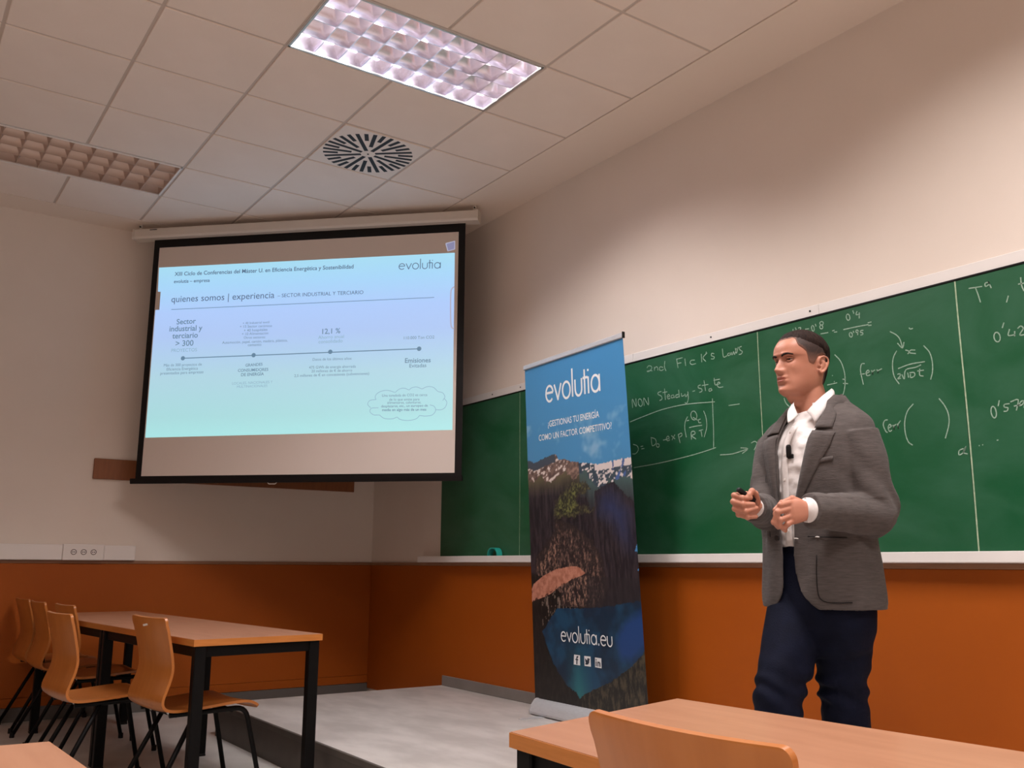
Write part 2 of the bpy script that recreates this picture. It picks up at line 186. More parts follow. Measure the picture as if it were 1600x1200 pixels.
SLIDE_TEXT=[["XIII Ciclo de Conferencias del Máster U. en Eficiencia Energética y Sostenibilidad",[0.305,3.227],[1.729,3.219],"d",0.03],["evolutia – empresa",[0.304,3.17],[0.597,3.167],"d",0.03],["quienes somos | experiencia",[0.295,3.019],[1.122,3.018],"d",0],["– SECTOR INDUSTRIAL Y TERCIARIO",[1.147,3.021],[1.812,3.019],"d",0],["Sector",[0.352,2.844],[0.508,2.846],"m",0.03],["industrial y",[0.298,2.791],[0.564,2.79],"m",0.03],["terciario",[0.326,2.735],[0.532,2.736],"m",0.03],["> 300",[0.357,2.674],[0.501,2.675],"m",0.02],["PROYECTOS",[0.327,2.63],[0.533,2.63],"l",0],["+ 40 Industrial textil",[0.884,2.824],[1.095,2.826],"m",0],["+ 15 Sector cerámico",[0.863,2.798],[1.116,2.796],"m",0],["+ 40 hospitales",[0.897,2.767],[1.082,2.768],"m",0],["+ 10 Alimentación",[0.883,2.741],[1.091,2.741],"m",0],["Otros sectores:",[0.9,2.713],[1.07,2.712],"m",0],["Automoción, papel, cartón, madera, plástico,",[0.731,2.68],[1.244,2.681],"m",0],["cemento",[0.936,2.655],[1.042,2.655],"m",0],["Más de 300 proyectos de",[0.275,2.521],[0.58,2.52],"m",0],["Eficiencia Energética",[0.301,2.489],[0.551,2.49],"m",0],["presentados para empresas",[0.252,2.459],[0.597,2.461],"m",0],["GRANDES",[0.927,2.501],[1.06,2.506],"m",0.03],["CONSUMIDORES",[0.87,2.463],[1.107,2.465],"m",0.03],["DE ENERGÍA",[0.897,2.43],[1.075,2.432],"m",0.03],["LOCALES, NACIONALES Y",[0.831,2.368],[1.146,2.372],"l",0],["MULTINACIONALES",[0.87,2.343],[1.107,2.345],"l",0],["12,1 %",[1.51,2.728],[1.648,2.73],"m",0.02],["Ahorro anual",[1.481,2.691],[1.677,2.693],"l",0],["consolidado",[1.485,2.658],[1.668,2.66],"l",0],["Datos de los últimos años:",[1.446,2.53],[1.744,2.529],"m",0],["475 GWh de energía ahorrada",[1.421,2.471],[1.776,2.469],"m",0],["20 millones de € de ahorro",[1.441,2.443],[1.75,2.441],"m",0],["2,5 millones de € en concesiones (subvenciones)",[1.311,2.412],[1.878,2.414],"m",0],["110.000 Ton CO2",[2.129,2.666],[2.354,2.665],"m",0],["Emisiones",[2.142,2.493],[2.331,2.492],"m",0.03],["Evitadas",[2.176,2.457],[2.3,2.458],"m",0.01],["Una tonelada de CO2 es cerca",[1.98,2.25],[2.312,2.248],"m",0],["de lo que emite para",[2.034,2.22],[2.256,2.217],"m",0],["alimentarse, calentarse,",[2.02,2.198],[2.269,2.195],"m",0],["desplazarse, etc., un europeo de",[1.976,2.173],[2.318,2.171],"m",0.01],["media en algo más de un mes",[1.984,2.146],[2.307,2.143],"m",0.03]]
SLIDE_LOGO=[[2.074,3.191],[2.387,3.186]]
SLIDE_LINES=[[[0.3,2.962],[2.347,2.97]],[[0.425,2.58],[2.244,2.593]]]
SLIDE_DOTS=[[0.425,2.58],[0.986,2.586],[1.578,2.592],[2.244,2.593]]
CLOUD=[[[1.936,2.231],[1.929,2.252],[1.945,2.276],[1.98,2.292],[2.023,2.295],[2.076,2.279]],[[2.076,2.279],[2.107,2.303],[2.143,2.308],[2.177,2.294]],[[2.177,2.294],[2.199,2.31],[2.234,2.314],[2.273,2.299]],[[2.273,2.299],[2.311,2.315],[2.354,2.309],[2.389,2.278]],[[2.389,2.278],[2.424,2.267],[2.44,2.239],[2.425,2.212]],[[2.439,2.224],[2.455,2.199],[2.444,2.164],[2.416,2.147],[2.379,2.148]],[[2.332,2.183],[2.364,2.172],[2.375,2.141],[2.351,2.111],[2.302,2.104],[2.26,2.109]],[[2.26,2.109],[2.233,2.085],[2.177,2.075],[2.121,2.083],[2.096,2.101]],[[2.096,2.101],[2.057,2.089],[2.001,2.094],[1.965,2.119]],[[1.965,2.119],[1.922,2.121],[1.894,2.145],[1.906,2.169],[1.956,2.171]],[[1.899,2.172],[1.876,2.197],[1.89,2.225],[1.936,2.231]]]
CARD=[[2.425,3.374],[2.491,3.389],[2.492,3.328],[2.441,3.316]]
ARCH=[[2.497,3.045],[2.478,3.03],[2.469,2.988],[2.472,2.798],[2.48,2.744],[2.503,2.728]]
SLIDE_CORNERS={"TL":[0.171,3.3],"BL":[0.171,1.986],"TR":[2.493,3.301],"BR":[2.499,2.002],"N0":[0.178,3.108],"N1":[0.201,3.106],"N2":[0.202,2.964],"N3":[0.169,2.964]}
BN_LOGO=[[0.2263,0.8768],[0.7692,0.8692]]
BN_TEXT=[["¿GESTIONAS TU ENERGÍA",[0.2394,0.8027],[0.7503,0.799]],["COMO UN FACTOR COMPETITIVO?",[0.1352,0.766],[0.8554,0.7605]]]
BN_URL=[[0.2843,0.174],[0.7445,0.1747]]
BN_ICONS=[[[0.3939,0.1141],[0.4538,0.1138],[0.4567,0.1416],[0.4016,0.1419]],[[0.4933,0.1146],[0.5498,0.1147],[0.5513,0.1421],[0.4945,0.1417]],[[0.5866,0.1154],[0.6428,0.1146],[0.6445,0.1411],[0.5896,0.1417]]]
BN_RIDGE=[[0.0109,0.7111],[0.0398,0.7097],[0.0604,0.7009],[0.125,0.7058],[0.1957,0.7123],[0.2511,0.7162],[0.2988,0.7188],[0.3178,0.7122],[0.3356,0.698],[0.3947,0.699],[0.4572,0.6886],[0.5316,0.6834],[0.5555,0.6786],[0.5923,0.6788],[0.6516,0.6743],[0.7096,0.6689],[0.8022,0.6711],[0.9143,0.6747],[1.0111,0.6745]]
BN_SNOWLOW=[[0.0323,0.6466],[0.1728,0.6454],[0.3076,0.6441],[0.4388,0.6541],[0.5874,0.6517],[0.6175,0.618],[0.6762,0.616],[0.7932,0.6258],[0.9033,0.6217],[1.0085,0.6144]]
BN_GREEN=[[0.2526,0.5398],[0.2844,0.5768],[0.3808,0.6114],[0.4846,0.6264],[0.5936,0.6189],[0.6502,0.6026],[0.5531,0.5949],[0.5012,0.5782],[0.5104,0.5597],[0.6631,0.5452],[0.5664,0.5331],[0.4185,0.5289],[0.2903,0.5277]]
BN_BLUE=[[0.6723,0.5947],[0.746,0.617],[0.8363,0.6173],[0.9177,0.5869],[0.9955,0.5542],[1.0178,0.5135],[1.0239,0.4471],[1.0313,0.3879],[0.8608,0.4145],[0.7653,0.4837],[0.6353,0.521]]
BN_ROCK=[[-0.0058,0.3177],[0.0294,0.3365],[0.1428,0.3628],[0.2581,0.3794],[0.3925,0.3876],[0.4803,0.3877],[0.5078,0.3803],[0.5423,0.3695],[0.4932,0.3614],[0.4105,0.3522],[0.3616,0.3414],[0.2877,0.3301],[0.1985,0.3078],[0.1344,0.2979],[0.0432,0.2874],[-0.0101,0.2792]]
BN_WATER=[[0.2603,0.2664],[0.5683,0.2744],[0.7416,0.2828],[0.8865,0.2936],[1.025,0.3038],[1.0259,0.2419],[1.0287,0.1896],[0.9652,0.1564],[0.872,0.1243],[0.7037,0.0812],[0.5735,0.0549],[0.4842,0.0368],[0.4323,0.0222],[0.4065,0.0357],[0.3184,0.0545],[0.2522,0.0819],[0.1963,0.1105],[0.1409,0.1539],[0.0961,0.195],[0.176,0.2327]]
BN_WBLUE=[[1.021,0.2851],[0.899,0.2573],[0.8236,0.2299],[0.7753,0.19],[0.8161,0.1407],[0.9046,0.1414],[0.9761,0.163],[1.0388,0.193]]
BN_CLIFF=[[0.0243,0.3395],[0.0609,0.4163],[0.1747,0.4576],[0.2587,0.4907],[0.2641,0.5282],[0.4522,0.5062],[0.6134,0.4645],[0.7074,0.4148],[0.7356,0.3289],[0.6704,0.2764],[0.3749,0.2525],[0.1011,0.3025]]
BN_BITS=[[[0.9771,0.4292],[1.0039,0.4489],[1.0195,0.4504],[1.0211,0.4247]],[[0.9891,0.3795],[1.0169,0.3911],[1.0205,0.3754]]]
# ------------------------------------------------------------------ room shell
H = 3.65; XR = 10.6; YB = -8.4
def struct(name, bm, m, parent=None, **k):
    o = bm_obj(name, bm, m, parent, **k)
    if parent is None: o['kind'] = 'structure'
    return o
b = bmesh.new(); box(b, -.1, XR+.1, YB-.1, .1, -.12, 0); struct('floor', b, M_FLOOR)
b = bmesh.new(); box(b, -.12, 0, YB-.12, .12, 0, H+.2); wall_left = struct('wall_left', b, M_WALL)
b = bmesh.new(); box(b, 0, XR, 0, .12, 0, H+.2); wall_front = struct('wall_front', b, M_WALL)
b = bmesh.new(); box(b, XR, XR+.12, YB-.12, .12, 0, H+.2); struct('wall_right', b, M_WALL)
b = bmesh.new(); box(b, 0, XR, YB-.12, YB, 0, H+.2); struct('wall_back', b, M_WALL)
def panels(wall, along, spans, zs, off):
    for (a0, a1) in spans:
        for (z0, z1) in zs:
            b = bmesh.new(); g = .0007
            if along == 'x': box(b, a0+g, a1-g, off, 0-.0005, z0+g, z1-g, .002)
            else: box(b, .0005, -off, a0+g, a1-g, z0+g, z1-g, .002)
            bm_obj('dado_panel', b, M_DADO, wall)
panels(wall_front, 'x', [(.016, 4.642), (4.642, XR)], [(.05, 1.070)], -.014)
panels(wall_left, 'y', [(-4.2, -.002), (YB, -4.2)], [(.092, .156), (.156, 1.070)], -.014)
b = bmesh.new(); box(b, .02, XR, -.018, -.0005, 1.070, 1.093, .003); bm_obj('dado_rail', b, M_RAIL, wall_front)
b = bmesh.new(); box(b, .0005, .018, YB, -.002, 1.070, 1.093, .003); bm_obj('dado_rail', b, M_RAIL, wall_left)
b = bmesh.new(); box(b, .014, .024, YB, -.0145, 0, .091, .003); struct('baseboard_left', b, mat('dark_grey_skirting', (.11, .095, .085), .55))
# ceiling: backing slab, plaster borders, rails, tiles
GX0, GY1 = .282, -.397
b = bmesh.new(); box(b, -.1, XR+.1, YB-.1, .1, H+.16, H+.22)
box(b, 0, GX0, YB, 0, H, H+.03); box(b, GX0, XR, GY1, 0, H, H+.03)
ceiling = struct('ceiling', b, M_CEIL)
NX, NY = 17, 13
fx = {(r, c) for r in (5,) for c in (2, 3)}      # fitting cells, indexed below
lit_cell = (3.282, -2.197); off_cell = (.882, -3.397)
vent_cell = (2.082, -1.597)
def near(x, y, c, nx=1, ny=2): return c[0]-.01 <= x < c[0]+.6*nx-.01 and c[1]-.01 <= y < c[1]+.6*ny-.01
tile_me = None
b = bmesh.new()
for i in range(NX+1):
    x = GX0+.6*i; box(b, x-.012, x+.012, YB+.02, GY1, H+.006, H+.03)
for j in range(NY+1):
    y = GY1-.6*j; mid = [c for c in (lit_cell, off_cell) if abs(c[1]+.6-y) < .01]; x = GX0
    for c in mid: box(b, x, c[0], y-.012, y+.012, H+.0065, H+.03); x = c[0]+.6
    box(b, x, XR, y-.012, y+.012, H+.0065, H+.03)
bm_obj('ceiling_rail', b, M_TBAR, ceiling)
b = bmesh.new(); box(b, .0085, .5915, .0085, .5915, 0, .018, .003); tile_me = bpy.data.meshes.new('ceiling_tile'); b.to_mesh(tile_me); b.free(); tile_me.materials.append(M_TILE)
skip = [(5.682, -2.197), (8.082, -2.197), (3.282, -5.797), (5.682, -5.797), (8.082, -5.797)]
for i in range(NX):
    for j in range(NY):
        x = GX0+.6*i; y = GY1-.6*(j+1)
        if x+.6 > XR+.05 or near(x, y, lit_cell) or near(x, y, off_cell) or near(x, y, vent_cell, 1, 1): continue
        o = bpy.data.objects.new('ceiling_tile', tile_me); COL.objects.link(o); o.parent = ceiling; o.location = (x, y, H+random.uniform(-.0008, .0008))
# ------------------------------------------------------------------ platform
px0, py0 = 1.267, -1.69
b = bmesh.new(); box(b, px0+.004, 9.2, py0+.004, -.015, 0, .194); plat = struct('trim_1', b, M_RISER)
b = bmesh.new(); box(b, px0, 9.2, py0, -.015, .194, .2, .002); bm_obj('platform_covering', b, M_VINYL, plat)
b = bmesh.new(); box(b, px0, 9.2, py0-.006, py0+.012, .17, .2005, .002); bm_obj('edge_nosing', b, M_RISER, plat)
b = bmesh.new(); box(b, px0+.01, 9.2, -.025, -.0145, .2, .272, .003); struct('baseboard_front', b, M_BASE)
# ------------------------------------------------------------------ ceiling fittings
def fitting(cx, cy, lit, label):
    t = empty('ceiling_light', (cx, cy, H), 0, label, 'ceiling light', 'recessed louvred ceiling lights')
    b = bmesh.new()   # recessed housing (open tray)
    X, Y, Z = .292, .592, .10
    for (a, c, d, e, f, g) in ((-X-.004, X+.004, -Y-.004, Y+.004, Z, Z+.01), (-X-.004, -X, -Y, Y, 0, Z), (X, X+.004, -Y, Y, 0, Z), (-X, X, -Y-.004, -Y, 0, Z), (-X, X, Y, Y+.004, 0, Z)): box(b, a, c, d, e, f, g)
    bm_obj('housing', b, mat('fitting_enamel', (.7, .67, .66), .4), t)
    b = bmesh.new()
    for (a, c, d, e) in ((-X, X, -Y, -Y+.012), (-X, X, Y-.012, Y), (-X, -X+.012, -Y, Y), (X-.012, X, -Y, Y)): box(b, a, c, d, e, -.004, .006, .001)
    bm_obj('trim_frame', b, M_WHITEPL if not lit else M_CHROME, t)
    for s in (-.2, -.067, .067, .2):
        b = bmesh.new(); tube(b, [(s, -.575, .086), (s, .575, .086)], .0085 if lit else .011, 10); bm_obj('tube', b, M_TUBE if lit else M_TUBEOFF, t, smooth=True)
    # parabolic louvre: long V blades and cross blades
    zt, zb = .070, .003; MM = M_MIRROR if lit else M_MIRROR2
    def vblade(p0, p1, wt):
        b = bmesh.new(); p0 = Vector(p0); p1 = Vector(p1); d = (p1-p0).normalized(); n = Vector((-d.y, d.x, 0))
        prof = []
        for k in range(5):
            u = k/4; prof.append((wt*(.06+.94*u**1.9)/2, zb+(zt-zb)*u))
        ring = [(-a, z) for a, z in prof]+[(a, z) for a, z in prof[::-1]]
        loft(b, [[q+n*a+Vector((0, 0, z)) for a, z in ring] for q in (p0, p1)]); return b
    for k in range(0, 5):
        s = -X+.008+(2*X-.016)*k/4
        bm_obj('long_louvre', vblade((s, -Y+.01, 0), (s, Y-.01, 0), .078 if 0 < k < 4 else .04), MM, t, auto=.6)
    for k in range(0, 10):
        s = -Y+.008+(2*Y-.016)*k/9
        bm_obj('cross_louvre', vblade((-X+.01, s, 0), (X-.01, s, 0), .070 if 0 < k < 9 else .04), MM, t, auto=.6)
    return t
fitting(3.582, -1.597, True, 'brightly lit recessed ceiling light with mirror louvre')
fitting(1.182, -2.797, False, 'switched-off brownish recessed ceiling light at upper left')
# air diffuser
t = empty('air_diffuser', (2.382, -1.297, H), 0, 'square ceiling air diffuser with round pattern of radial black slots', 'vent')
b = bmesh.new(); box(b, -.289, .289, -.289, .289, -.003, .014, .003); bm_obj('plate', b, mat('diffuser_paint', (.84, .73, .65), .6), t)
sl = {}
for nm, r0 in (('long', .046), ('mid', .105), ('short', .19)):
    b = bmesh.new(); box(b, r0, .283, -.0125, .0125, -.0036, .004); me = bpy.data.meshes.new('slot'); b.to_mesh(me); b.free(); me.materials.append(M_DARKHOLE); sl[nm] = me
for k in range(32):
    me = sl['long' if k % 4 == 0 else ('mid' if k % 4 == 2 else 'short')]
    o = bpy.data.objects.new('slot', me); COL.objects.link(o); o.parent = t; o.rotation_euler = (0, 0, 2*PI*(k+.5)/32)
b = bmesh.new(); tube(b, [(0, 0, -.003), (0, 0, -.006)], .006, 10); bm_obj('screw', b, M_BLACK, t)
# ------------------------------------------------------------------ flat lettering helpers
def ribbon(bm, pts, wd, o, ex, ez, taper=False):
    """flat stroke along 2-D pts in plane o + u*ex + v*ez"""
    P = [Vector((p[0], p[1])) for p in pts]
    if len(P) < 2: return
    L = []; 
    for i, p in enumerate(P):
        t = (P[min(i+1, len(P)-1)]-P[max(i-1, 0)])
        if t.length < 1e-7: t = Vector((1, 0))
        t.normalize(); n = Vector((-t.y, t.x)); ww = wd/2
        L.append((p+n*ww, p-n*ww))
    V = [(bm.verts.new(o+ex*a.x+ez*a.y), bm.verts.new(o+ex*c.x+ez*c.y)) for a, c in L]
    for (a, c), (d, e) in zip(V, V[1:]): bm.faces.new((a, c, e, d))
def smooth2(pts, n=4):
    if len(pts) < 3: return [tuple(p) for p in pts]
    return [(q.x, q.y) for q in catmull([(p[0], p[1], 0) for p in pts], n)]
def arc(cx, cy, rx, ry, a0, a1, n=18): return [(cx+rx*math.cos(math.radians(a0+(a1-a0)*k/n)), cy+ry*math.sin(math.radians(a0+(a1-a0)*k/n))) for k in range(n+1)]
def logo_strokes(suffix=False):
    """rounded geometric lower-case letters, x-height 1"""
    S = []; x = 0
    S += [arc(x+.5, .5, .45, .45, 8, 318), [(x+.06, .55), (x+.945, .55)]]; x += 1.12
    S += [[(x, .96), (x+.44, .04)], [(x+.40, .04), (x+.84, .96)]]; x += 1.0
    S += [arc(x+.47, .5, .46, .46, 0, 360, 26)]; x += 1.2
    S += [[(x, .04), (x, 1.62)]]; x += .32
    S += [[(x, .96), (x, .45)]+arc(x+.38, .42, .38, .38, 180, 360, 14)+[(x+.76, .96)]]; x += 1.1
    S += [[(x, .04), (x, 1.4)], [(x-.2, .94), (x+.36, .94)]]; x += .42
    S += [[(x, .04), (x, .96)], [(x, 1.25), (x, 1.37)]]; x += .32
    S += [arc(x+.45, .5, .44, .44, 0, 360, 26), [(x+.9, .04), (x+.9, .96)]]; x += 1.0
    if suffix:
        S += [[(x+.26, .0), (x+.26, .2)]]; x += .62
        S += [arc(x+.45, .5, .45, .45, 8, 318), [(x+.01, .55), (x+.895, .55)]]; x += 1.12
        S += [[(x, .96), (x, .45)]+arc(x+.38, .42, .38, .38, 180, 360, 14)+[(x+.76, .96)]]; x += .85
    return S, x-.1
def put_logo(bm, L, R, o, ex, ez, wd=.11, suffix=False, ysc=1.0):
    S, W = logo_strokes(suffix); L = Vector(L); R = Vector(R); k = (R-L).length/W; d = (R-L).normalized(); n = Vector((-d.y, d.x))
    for st in S:
        q = [L+d*(p[0]*k)+n*(p[1]*k*ysc) for p in st]; ribbon(bm, [(a.x, a.y) for a in q], wd*k*2 if False else wd*k*1.15, o, ex, ez)
def text_into(bm, txt, L, R, o, ex, ez, bold=0, ysc=1.0):
    cu = bpy.data.curves.new('t', 'FONT'); cu.body = txt; cu.size = 1; cu.offset = bold; cu.resolution_u = 3
    ob = bpy.data.objects.new('t', cu); COL.objects.link(ob)
    me = bpy.data.meshes.new_from_object(ob.evaluated_get(bpy.context.evaluated_depsgraph_get()))
    bpy.data.objects.remove(ob); bpy.data.curves.remove(cu)
    if not len(me.vertices): return
    xs = [v.co.x for v in me.vertices]; x0 = min(xs); W = max(xs)-x0
    L = Vector(L); R = Vector(R); k = (R-L).length/W; d = (R-L).normalized(); n = Vector((-d.y, d.x))
    vs = []
    for v in me.vertices:
        q = L+d*((v.co.x-x0)*k)+n*(v.co.y*k*ysc); vs.append(bm.verts.new(o+ex*q.x+ez*q.y))
    for f in me.polygons:
        try: bm.faces.new([vs[i] for i in f.vertices])
        except ValueError: pass
    bpy.data.meshes.remove(me)
# ------------------------------------------------------------------ green board
board = empty('green_chalkboard', (1.2, 0, 1.137), 0, 'long green chalkboard with chalk formulas on the front wall', 'chalkboard')
def bchild(name, b, m, **k):
    o = bm_obj(name, b, m, board, **k); o.matrix_parent_inverse = Matrix.Translation((-1.2, 0, -1.137)); return o
bx = [1.2, 2.252, 4.372, 5.437, 7.6]
for x0, x1 in zip(bx, bx[1:]):
    b = bmesh.new(); box(b, x0+.001, x1-.001, -.014, -.001, 1.137, 2.262, .001); bchild('board_panel', b, M_BOARD)
b = bmesh.new(); box(b, 1.19, 7.6, -.018, -.001, 2.262, 2.270, .001); bchild('black_edge_strip', b, M_BLACKPL)
for x0, x1 in ((1.1, 3.42), (3.42, 4.75), (4.75, 7.6)):
    b = bmesh.new(); box(b, x0+.0008, x1-.0008, -.010, -.001, 2.270, 2.322, .002); bchild('top_rail', b, M_GREYPL)
for x in (1.9, 2.255, 4.05, 4.70, 6.2):
    b = bmesh.new(); tube(b, [(x, -.009, 2.297), (x, -.013, 2.297)], .005, 8); bchild('screw', b, M_DARKHOLE)
b = bmesh.new()
prof = [(0, 1.093), (-.072, 1.093), (-.078, 1.097), (-.078, 1.137), (-.074, 1.139), (-.071, 1.135), (-.071, 1.112), (-.015, 1.112), (-.014, 1.137), (0, 1.137)]
loft(b, [[Vector((x, y, z)) for y, z in prof] for x in (.962, 7.6)]); bchild('chalk_tray', b, M_GREYPL)
EX, EZ = Vector((1, 0, 0)), Vector((0, 0, 1)); BO = Vector((0, -.0155, 0))
for k, L in CHALK.items():
    groups = []                                  # strokes that nearly touch make one word
    for st in L:
        bb = [min(p[0] for p in st)-.012, max(p[0] for p in st)+.012, min(p[1] for p in st)-.012, max(p[1] for p in st)+.012]; g = [st]
        for q in list(groups):
            if q[0][0] < bb[1] and bb[0] < q[0][1] and q[0][2] < bb[3] and bb[2] < q[0][3]:
                groups.remove(q); g += q[1]; bb = [min(bb[0], q[0][0]), max(bb[1], q[0][1]), min(bb[2], q[0][2]), max(bb[3], q[0][3])]
        groups.append((bb, g))
    for bb, g in groups:
        b = bmesh.new()
        for st in g: ribbon(b, smooth2(st, 4), .0050, BO, EX, EZ)
        bchild('chalk_writing', b, M_CHALK)
for x, ww in ((2.258, .003), (4.376, .0050), (5.441, .0065)):
    b = bmesh.new(); ribbon(b, [(x+.002*math.sin(z*5), z) for z in [1.14+.07*i for i in range(17)]], ww, BO, EX, EZ); bchild('chalk_line', b, M_CHALKLINE)
# things on the tray
t = empty('teal_board_eraser', (2.0, -.045, 1.113), 0, 'teal arched plastic holder standing on the chalk tray', 'eraser')
b = bmesh.new(); n = 20; O_, I_ = [], []
for k in range(n+1):
    a = PI*k/n; c, s = math.cos(a), math.sin(a); sg = lambda v: math.copysign(abs(v)**.7, v)
    O_.append((-.064*sg(c), .082*sg(s))); I_.append((-.056*sg(c), .074*sg(s)))
ringp = O_+I_[::-1]
vs0 = [b.verts.new((x, -.022, z)) for x, z in ringp]; vs1 = [b.verts.new((x, .022, z)) for x, z in ringp]; N2 = len(ringp)
for k in range(N2): b.faces.new((vs0[k], vs0[(k+1) % N2], vs1[(k+1) % N2], vs1[k]))
for k in range(n):
    for V in (vs0, vs1): b.faces.new((V[k], V[k+1], V[N2-2-k], V[N2-1-k]))
bmesh.ops.recalc_face_normals(b, faces=b.faces); bm_obj('arch', b, M_TEAL, t, auto=.8)
b = bmesh.new(); box(b, -.05, .05, -.018, .018, 0, .012, .003); bm_obj('felt_pad', b, M_DARKHOLE, t)
for i, (x, y, L, rz, lb) in enumerate(((2.17, -.05, .075, .1, 'white chalk stick on the tray nearest the roller banner'), (2.085, -.035, .05, -.25, 'short white chalk stick beside the teal holder on the tray'))):
    b = bmesh.new(); c, s = math.cos(rz), math.sin(rz); tube(b, [(0, 0, .006), (c*L, s*L*.3, .006)], .006, 8); o = bm_obj('chalk_stick', b, M_WHITECHALK, None, smooth=False, loc=(x, y, 1.1125)); tag(o, lb, 'chalk', 'chalk sticks on the tray')
# ------------------------------------------------------------------ wooden rail behind the screen
b = bmesh.new(); box(b, .0005, .022, -2.315, -.2, 1.69, 1.842, .003); o = bm_obj('coat_rail_board', b, mat('brown_board', (.23, .075, .022), .5, col2=(.27, .09, .028), nscale=6, stretch=(1, 8, 1))); tag(o, 'long brown wooden board fixed to the left wall behind the screen', 'wall board')
# ------------------------------------------------------------------ cable trunking with sockets
t = empty('cable_trunking', (0, -2.0, 1.094), 0, 'white cable trunking with three power sockets along the left wall', 'power trunking')
def tc_(name, b, m, par=None, **k):
    o = bm_obj(name, b, m, par or t, **k)
    if par is None: o.matrix_parent_inverse = Matrix.Translation((0, 2.0, -1.094))
    return o
b = bmesh.new(); box(b, .001, .05, YB+.01, -2.478, 1.094, 1.204, .004); tc_('trunk_cover', b, M_WHITEPL)
b = bmesh.new(); box(b, .001, .046, -2.198, -1.975, 1.094, 1.202, .004); tc_('trunk_cover', b, M_WHITEPL)
b = bmesh.new(); box(b, .001, .058, -2.477, -2.199, 1.093, 1.208, .004); sp_ = tc_('socket_block', b, M_WHITEPL)
for y in (-2.405, -2.338, -2.271):
    b = bmesh.new(); tube(b, [(.0565, y, 1.152), (.0590, y, 1.152)], .0205, 20)
    s_ = tc_('socket', b, mat('socket_ring', (.16, .115, .10), .5), sp_)
    b = bmesh.new(); tube(b, [(.059, y, 1.152), (.0594, y, 1.152)], .0150, 18); box(b, .0594, .0605, y-.014, y+.014, 1.150, 1.154)
    b2 = tc_('socket_face', b, M_WHITEPL, sp_)
    b = bmesh.new()
    for dy in (-.006, .006): tube(b, [(.0594, y+dy, 1.152), (.0606, y+dy, 1.152)], .0042, 8)
    tc_('socket_hole', b, M_DARKHOLE, sp_)
# ------------------------------------------------------------------ projection screen
SA = Vector((.191, -2.156, 0)); SD = Vector((.6963, .7178, 0)); SN = Vector((.7178, -.6963, 0))
ang = math.atan2(SD.y, SD.x)
scr = empty('projection_screen', (SA.x, SA.y, 0), ang, 'large black-bordered projection screen hanging from the ceiling across the corner', 'projection screen')
def sbox(name, s0, s1, d0, d1, z0, z1, m, bev=.002, par=None):
    b = bmesh.new(); box(b, s0, s1, d0, d1, z0, z1, bev); return bm_obj(name, b, m, par or scr)
# local frame: x along the screen, -y towards the room
M_FABRIC = mat('screen_fabric', (.72, .62, .56), .85, bump=.02, bscale=200)
M_CASE = mat('screen_case', (.68, .60, .53), .5)
b = bmesh.new(); cp = [(-.055, 3.54), (-.05, 3.60), (-.035, 3.608), (.03, 3.608), (.04, 3.60), (.04, 3.535), (.03, 3.522), (-.045, 3.526)]
loft(b, [[Vector((x, y, z)) for y, z in cp] for x in (-.03, 2.655)]); case = bm_obj('case', b, M_CASE, scr, auto=.5)
for x0, x1 in ((-.045, -.03), (2.655, 2.672)): 
    b = bmesh.new(); loft(b, [[Vector((x, y*1.08, 3.567+(z-3.567)*1.06)) for y, z in cp] for x in (x0, x1)]); bm_obj('end_cap', b, M_CASE, scr)
for x in (.0, 2.64):
    b = bmesh.new(); box(b, x-.012, x+.012, -.02, .0, 3.606, 3.649, .002); bm_obj('bracket', b, M_CASE, scr)
    b = bmesh.new(); tube(b, [(x, -.022, 3.63), (x, -.03, 3.63)], .006, 8); bm_obj('screw', b, M_BLACKPL, scr)
b = bmesh.new(); box(b, .10, .16, -.0565, -.054, 3.587, 3.592); bm_obj('slot_mark', b, M_DARKHOLE, case)
# fabric: black border and pale field
sbox('black_border', .117, 2.569, -.001, .001, 1.672, 3.53, M_BLACKPL, 0)
b = bmesh.new(); box(b, .163, 2.519, -.0022, -.0012, 1.702, 3.459); bm_obj('fabric', b, M_FABRIC, scr)
b = bmesh.new(); bp_ = [(-.014, 1.668), (-.014, 1.684), (.012, 1.684), (.014, 1.660), (.006, 1.646), (-.010, 1.646)]
loft(b, [[Vector((x, y, z)) for y, z in bp_] for x in (.083, 2.575)]); bm_obj('weight_bar', b, M_BLACKPL, scr, auto=.5)
b = bmesh.new(); tube(b, bend([(1.15, -.004, 1.648), (1.16, -.004, 1.636), (1.21, -.004, 1.636), (1.22, -.004, 1.648)], .008), .003, 6); bm_obj('pull_handle', b, M_CASE, scr)
# projected slide: gives off the projector's light
def slide_mat():
    M = bpy.data.materials.new('projected_slide'); M.use_nodes = True; N = M.node_tree.nodes; L = M.node_tree.links; b = N['Principled BSDF']
    tc = N.new('ShaderNodeTexCoord'); sx = N.new('ShaderNodeSeparateXYZ'); L.new(tc.outputs['Object'], sx.inputs[0])
    mr = N.new('ShaderNodeMapRange'); mr.inputs['From Min'].default_value = 1.98; mr.inputs['From Max'].default_value = 3.30; L.new(sx.outputs['Z'], mr.inputs[0])
    cr = N.new('ShaderNodeValToRGB'); e = cr.color_ramp.elements; e[0].position = 0; e[0].color = (*srgb(165, 228, 228), 1); e[1].position = 1; e[1].color = (*srgb(163, 220, 243), 1)
    for p, c in ((.12, (165, 218, 222)), (.35, (173, 213, 228)), (.58, (172, 200, 245)), (.72, (172, 203, 252)), (.88, (164, 214, 250))):
        q = e.new(p); q.color = (*srgb(*c), 1)
    L.new(mr.outputs[0], cr.inputs[0]); L.new(cr.outputs[0], b.inputs['Emission Color']); b.inputs['Emission Strength'].default_value = .97
    b.inputs['Base Color'].default_value = (.12, .12, .12, 1); b.inputs['Roughness'].default_value = .8
    return M
K = SLIDE_CORNERS
def P3(s, y): return Vector((s[0], y, s[1]))
